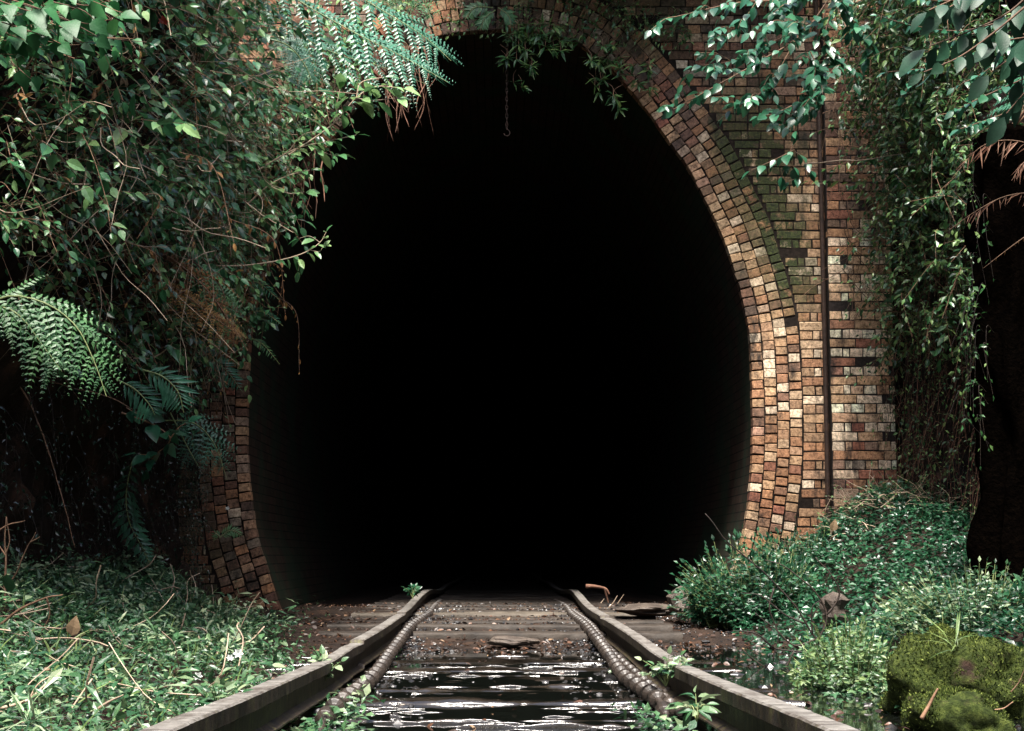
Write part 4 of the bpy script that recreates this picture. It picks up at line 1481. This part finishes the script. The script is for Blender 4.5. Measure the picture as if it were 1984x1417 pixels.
def inner_cover():
    lm = MB()

    def samp_l(n):
        y = 3.6 + 7.5 * RNG.random(n)
        return -.70 + .10 * RNG.normal(0, .5, n), y

    def samp_r(n):
        y = 3.6 + 6.5 * RNG.random(n)
        return .70 + .10 * RNG.normal(0, .5, n), y
    cover(1800, samp_l, .035, .09, lm, None, keepn=.05)
    cover(2000, samp_r, .036, .10, lm, None, keepn=-.02)
    cover(1500, lambda n: (-.64 + RNG.normal(0, .07, n), 3.7 + 2.9 * RNG.random(n)), .04, .12, lm, None, keepn=-.3)
    cover(1600, lambda n: (.64 + RNG.normal(0, .07, n), 4.0 + 3.2 * RNG.random(n)), .04, .12, lm, None, keepn=-.3)
    cover(2600, lambda n: (1.35 + 1.05 * RNG.random(n), 5.3 + 2.3 * RNG.random(n)), .038, .13, lm, None, keepn=-.05)
    lm.build("weeds", M['leaf_ground'], kind="stuff", label="small leafy weeds growing along the inner sides of both rails and round the mossy boulder", cat="weeds")


inner_cover()


def weed(label, px, py, Y, n, size, spread, lmat='leaf_ground', shape=OVATE):
    base = P(px, py, Y)

    def b(lm, sm):
        for k in range(n):
            a = RNG.uniform(0, 2 * math.pi)
            e = base + np.array([math.cos(a) * spread * RNG.random(), math.sin(a) * spread * RNG.random(), spread * RNG.uniform(.4, 1.2)])
            shoot(lm, sm, [base, (base + e) / 2 + ZUP * .02, e], 5, size, shape, .0025, .2, .9, .4, jit=.5, tint=.75)
    plant("weed", label, "weed", base, b, lmat, 'stem_green')


weed("clump of pale-leaved weed growing over the inside of the left rail", 625, 1330, 7.3, 14, .055, .11)
weed("leafy weed clump at the bottom beside the dark gap under the left rail", 425, 1400, 5.0, 12, .05, .10)
weed("broad-leaved weed with one large oval leaf inside the right rail", 1350, 1398, 5.3, 6, .075, .075, 'leaf_ground', ELLIP)
weed("low weed clump pressed against the inner side of the right rail", 1290, 1330, 6.9, 16, .05, .11)
weed("small green weed leaning on the left rail just outside the tunnel mouth", 800, 1160, 14.6, 9, .06, .09, 'leaf_shrub')


def mound_cover():
    lm = MB()

    def samp(n):
        x = 1.7 + 2.2 * RNG.random(n) ** .8
        y = 6.3 + 8.3 * RNG.random(n) ** .8
        x = np.where(y < 8.6, np.maximum(x, 2.05), x)
        return x, y
    cover(30000, samp, .045, .17, lm, None, keepn=-.5)
    lm.build("ground_cover", M['leaf_shrub'], kind="stuff", label="dense dark green ground cover over the mound on the right", cat="ground cover")


mound_cover()


def bush(label, c, rad, n, size, lmat, name="shrub", tint=None, squash=1.0, shape=SMALL, lean=(0, 0, 0), smat='stem_green'):
    c = np.array(c, float)
    rad = np.array(rad, float)

    def b(lm, sm):
        for k in range(n):
            d = nrm(RNG.normal(0, 1, 3))
            d[2] = abs(d[2]) * .9 + .05
            r = RNG.uniform(.75, 1.08) * (1 + .35 * float(fbm(d[None] * 2.3 + c, 1, 2)[0]))
            e = c + d * rad * r + np.array(lean) * d[2]
            b0 = c + d * rad * np.array([.8, .8, 0]) * RNG.uniform(.2, 1) - ZUP * .03
            m = (b0 * .5 + e * .5) + ZUP * .05 * rad[2]
            shoot(lm, sm, [b0, m, e], 15, size, shape, .003, .25, .9, .15, jit=.8, tint=tint)
    plant(name, label, "shrub", c, b, lmat, smat)


g = lambda x, y: float(ground_h(np.array(x), np.array(y)))
bush("bushy green shrub spilling in front of the right side of the tunnel mouth", (2.0, 12.7, .05), (.62, .55, .70), 620, .066, 'leaf_shrub')
bush("second low green shrub leaning against the foot of the brick pilaster", (2.55, 13.4, .3), (.55, .5, .5), 300, .055, 'leaf_shrub')
bush("yellowish green low shrub between the flooded gravel and the mossy boulder", (1.66, 7.9, -.05), (.30, .55, .30), 230, .042, 'leaf_pale')
bush("pale green bush spreading at the right edge behind the mossy boulder", (2.65, 9.2, .15), (.6, .6, .38), 260, .05, 'leaf_ground')
bush("small leafy bush at the far right edge of the bank", (3.0, 8.2, .05), (.5, .5, .35), 150, .05, 'leaf_shrub')


def vine_heap(lm, sm):
    for k in range(220):
        x, y = 3.2 + RNG.normal(0, .42), 13.7 + RNG.normal(0, .45)
        p = np.array([x, y, g(x, y) + RNG.uniform(0, .14)])
        q = [p]
        d = nrm(np.array([RNG.normal(0, 1), RNG.normal(0, .6), RNG.normal(.1, .3)]))
        for _ in range(3):
            q.append(q[-1] + d * RNG.uniform(.05, .14))
            d = nrm(d + RNG.normal(0, .5, 3))
        shoot(lm, sm, q, int(RNG.integers(3, 9)), .035, SMALL, .0035, .2, jit=.8, ns=10)


plant("vine_heap", "heap of brown tangled vines on top of the mound below the pilaster", "vine", (3.2, 13.7, 1.0), vine_heap, 'leaf_small', 'stem_pale')


# mossy boulder and stones
def boulder(name, label, c, rad, m, rough=.35, tufts=0, seed=0, sub=36):
    T = thing(name, label, "boulder", c)
    th, ph = np.linspace(0, math.pi, sub), np.linspace(0, 2 * math.pi, sub * 2 + 1)
    TH, PH = np.meshgrid(th, ph, indexing='ij')
    d = np.stack([np.sin(TH) * np.cos(PH), np.sin(TH) * np.sin(PH), np.cos(TH)], -1)
    r = 1 + rough * fbm(d * 1.4 + seed, 1, 4)
    r[:, -1] = r[:, 0]
    r[0], r[-1] = r[0].mean(), r[-1].mean()
    V = np.array(c) + d * r[..., None] * np.array(rad)
    mb = MB()
    grid(mb, V, flip=False)
    part(mb, "rock", m, T, sub > 20)
    if tufts:
        lm = MB()
        i, j = RNG.integers(2, sub // 2 + 5, tufts), RNG.integers(0, sub * 2, tufts)
        u = RNG.random((tufts, 2, 1))
        p = V[i, j] * (1 - u[:, 0]) + V[i + 1, j + 1] * u[:, 0]
        nn = nrm(d[i, j] / np.array(rad))
        k = fbm(p, 5, 3) > -.28
        p, nn = p[k], nn[k]
        N = len(p)
        put_leaves(lm, p - nn * .004, nn * .55 + ZUP * .55 + RNG.normal(0, .6, (N, 3)), RNG.normal(0, 1, (N, 3)), RNG.uniform(.006, .017, N), PINN, 1.5)
        part(lm, "moss", M['moss'], T)
    return T


boulder("boulder", "rounded boulder thickly covered in yellow-green moss at bottom right", (1.83, 6.6, .03), (.27, .33, .235), M['mossrock'], .55, 30000, 3.3)
boulder("boulder", "lower mossy rock spreading in front of the rounded boulder", (1.66, 6.0, -.06), (.20, .22, .16), M['mossrock'], .6, 18000, 9.1)
boulder("boulder", "bare brown angular rock under the green shrub", P(1615, 1180, 10.8), (.11, .12, .10), M['rubble'], 1.1, 0, 5.2, 7)
boulder("boulder", "dark pointed stone at the shrub's left foot by the tunnel mouth", P(1322, 1170, 13.2), (.09, .1, .12), M['rubble'], 1.1, 0, 1.2, 6)
boulder("boulder", "flat grey stone slab lying right of the track before the tunnel", P(1262, 1182, 13.6), (.28, .25, .05), M['rubble'], .5, 0, 2.2, 16)
boulder("boulder", "pale flat stone in the middle of the track at the water's edge", P(990, 1243, 11.0), (.16, .12, .035), M['rubble'], .6, 0, 7.7, 14)
boulder("boulder", "reddish rubble block at the foot of the left pier", P(600, 1212, 14.3), (.14, .12, .07), M['rubble'], 1.1, 0, 8.7, 7)


def grass_tuft(label, px, py, Y, n, L, lmat='leaf_lime'):
    b = P(px, py, Y)
    mb = MB()
    d = np.stack([RNG.normal(0, .7, n), RNG.normal(0, .5, n), np.abs(RNG.normal(.7, .4, n))], -1)
    put_leaves(mb, b + RNG.normal(0, .008, (n, 3)), d, np.array([0, -.5, 1.]) - d * .5 + RNG.normal(0, .2, (n, 3)), RNG.uniform(.5, 1.1, n) * L, BLADE, .9)
    mb.build("grass_tuft", M[lmat], label=label, cat="grass")


grass_tuft("tuft of long pale grass blades on top of the mossy boulder", 1852, 1252, 6.3, 15, .17)
grass_tuft("grass tuft in the left bank at the bottom left corner", 60, 1400, 4.6, 24, .13, 'leaf_ground')


# dead branches, sticks
def branches(name, label, cat, segs, Y, r, m, group=None):
    mb = MB()
    for s in segs:
        c = curve(PP(s, Y), 18)
        c = c + np.stack([fbm(c * 7 + k, 1, 2) * .02 for k in (1, 5, 9)], -1)
        rr = r * (1 if s is segs[0] else .62)
        tube(mb, c, rr * np.linspace(1, .4, 18), 6)
    mb.build(name, M[m], smooth=True, label=label, cat=cat, group=group)


branches("dead_branch", "dark bare branching bough lying over the flooded gravel before the shrub", "branch",
         [[(1700, 1262), (1620, 1265), (1560, 1262), (1500, 1255)], [(1600, 1262), (1575, 1230), (1530, 1160), (1470, 1100), (1410, 1050), (1380, 1010), (1368, 995)],
          [(1585, 1245), (1600, 1190), (1575, 1140), (1520, 1100), (1480, 1085)], [(1600, 1190), (1625, 1150), (1610, 1110), (1580, 1080)], [(1560, 1210), (1520, 1190), (1480, 1160), (1440, 1150)],
          [(1580, 1240), (1540, 1250), (1500, 1220), (1460, 1190)], [(1575, 1230), (1572, 1180), (1590, 1160)], [(1540, 1260), (1520, 1295), (1480, 1290), (1440, 1260)], [(1500, 1255), (1460, 1230), (1420, 1225)],
          [(1590, 1262), (1565, 1285), (1545, 1300)], [(1500, 1140), (1490, 1180), (1505, 1230), (1500, 1280)]], 9.3, .010, 'stem_dark')
branches("dead_branch", "forked reddish dead branch standing at the left edge", "branch",
         [[(5, 1190), (10, 1130), (8, 1060), (14, 1000)], [(8, 1075), (0, 1060), (-10, 1040)], [(10, 1150), (40, 1100), (62, 1050), (66, 1030)], [(8, 1070), (18, 1045), (14, 1000)], [(-10, 1030), (20, 1012), (46, 1006)], [(62, 1052), (78, 1040)]], 8.0, .008, 'stem')
branches("stick", "curved bare stick leaning over the left ground cover under the rock face", "stick", [[(0, 1210), (40, 1180), (90, 1158), (124, 1154)], [(90, 1158), (92, 1195), (78, 1225)]], 7.2, .007, 'stem')
branches("stick", "long thin stem slanting down the dark left rock face", "stick", [[(40, 750), (70, 810), (100, 900), (125, 980), (145, 1060)]], 9.3, .006, 'stem')
branches("stick", "thin bare stem crossing under the arching left fern's tip", "stick", [[(60, 730), (150, 755), (215, 772), (265, 797)]], 9.6, .006, 'stem')
branches("stick", "pale stick lying in the left ground cover near the bottom edge", "stick", [[(0, 1375), (60, 1355), (120, 1300)], [(60, 1355), (75, 1330), (100, 1310)]], 5.2, .006, 'stem_pale')
branches("stick", "short pale stick pointing at the left rail through the ground cover", "stick", [[(175, 1385), (205, 1365), (238, 1350)]], 5.3, .006, 'stem_pale')
branches("stick", "broken brown stick standing up against the mossy boulder", "stick", [[(1790, 1394), (1805, 1360), (1818, 1336)]], 5.8, .008, 'stem')
branches("stick", "forked pale stick on the soil at the bottom right corner", "stick", [[(1840, 1402), (1890, 1385), (1940, 1375), (1965, 1360)], [(1890, 1385), (1905, 1360), (1900, 1355)], [(1960, 1340), (1975, 1320), (1984, 1300)]], 5.9, .004, 'stem')
branches("stick", "upright twig with bud ends beside the right rail at the tunnel mouth", "stick", [[(1180, 1178), (1190, 1165), (1196, 1155)], [(1165, 1168), (1172, 1160)], [(1198, 1170), (1208, 1152)]], 14.3, .007, 'stem_pale')
branches("stick", "dry stem crossing the dense right creeper level with the pipe bracket", "stick", [[(1560, 318), (1640, 312), (1720, 302), (1800, 292)]], 13.3, .006, 'stem_pale')
branches("root_stump", "crooked reddish root lying beside the right rail inside the tunnel mouth", "root", [[(1135, 1135), (1150, 1136), (1170, 1140), (1180, 1152)], [(1170, 1140), (1178, 1170)]], 15.6, .022, 'root')


def flower(label, px, py, Y, s, m, n=7):
    b = P(px, py, Y)
    mb = MB()
    a = np.linspace(0, 2 * math.pi, n, endpoint=False)
    put_leaves(mb, np.repeat(b[None], n, 0), np.stack([np.cos(a), np.full(n, -.5), np.sin(a) * .8], -1), np.tile([0, -1., .3], (n, 1)), s, OVATE, 1.2)
    mb.build("flower", M[m], label=label, cat="flower")


flower("single red flower among the top left creeper leaves", 318, 42, 9.5, .038, 'flower')
flower("larger of two white blossoms in the ground cover beside the left rail", 462, 1266, 7.5, .026, 'white', 6)
flower("smaller of two white blossoms in the ground cover beside the left rail", 446, 1274, 7.5, .018, 'white', 6)
flower("white blossom low in the ground cover nearest the left rail's bottom", 384, 1310, 6.5, .02, 'white', 6)
flower("white blossom stuck on the left pier's bricks above the tiny fern", 441, 985, 14.85, .022, 'white', 5)


def dry_leaf(label, px, py, Y, s):
    b = P(px, py, Y)
    mb = MB()
    put_leaves(mb, b[None], np.array([[.3, -.3, 1.]]), np.array([[.3, -1., .3]]), s, OVATE, 1.2, np.array([1.0]))
    mb.build("dead_leaf", M['litter'], label=label, cat="leaf")


dry_leaf("curled pale brown dead leaf standing in the left ground cover", 138, 1232, 6.8, .085)
dry_leaf("orange dead leaf on the brown vine heap of the right mound", 1612, 1030, 12.6, .10)
dry_leaf("dry brown leaf hanging on the pale vertical runner", 238, 172, 9.5, .075)
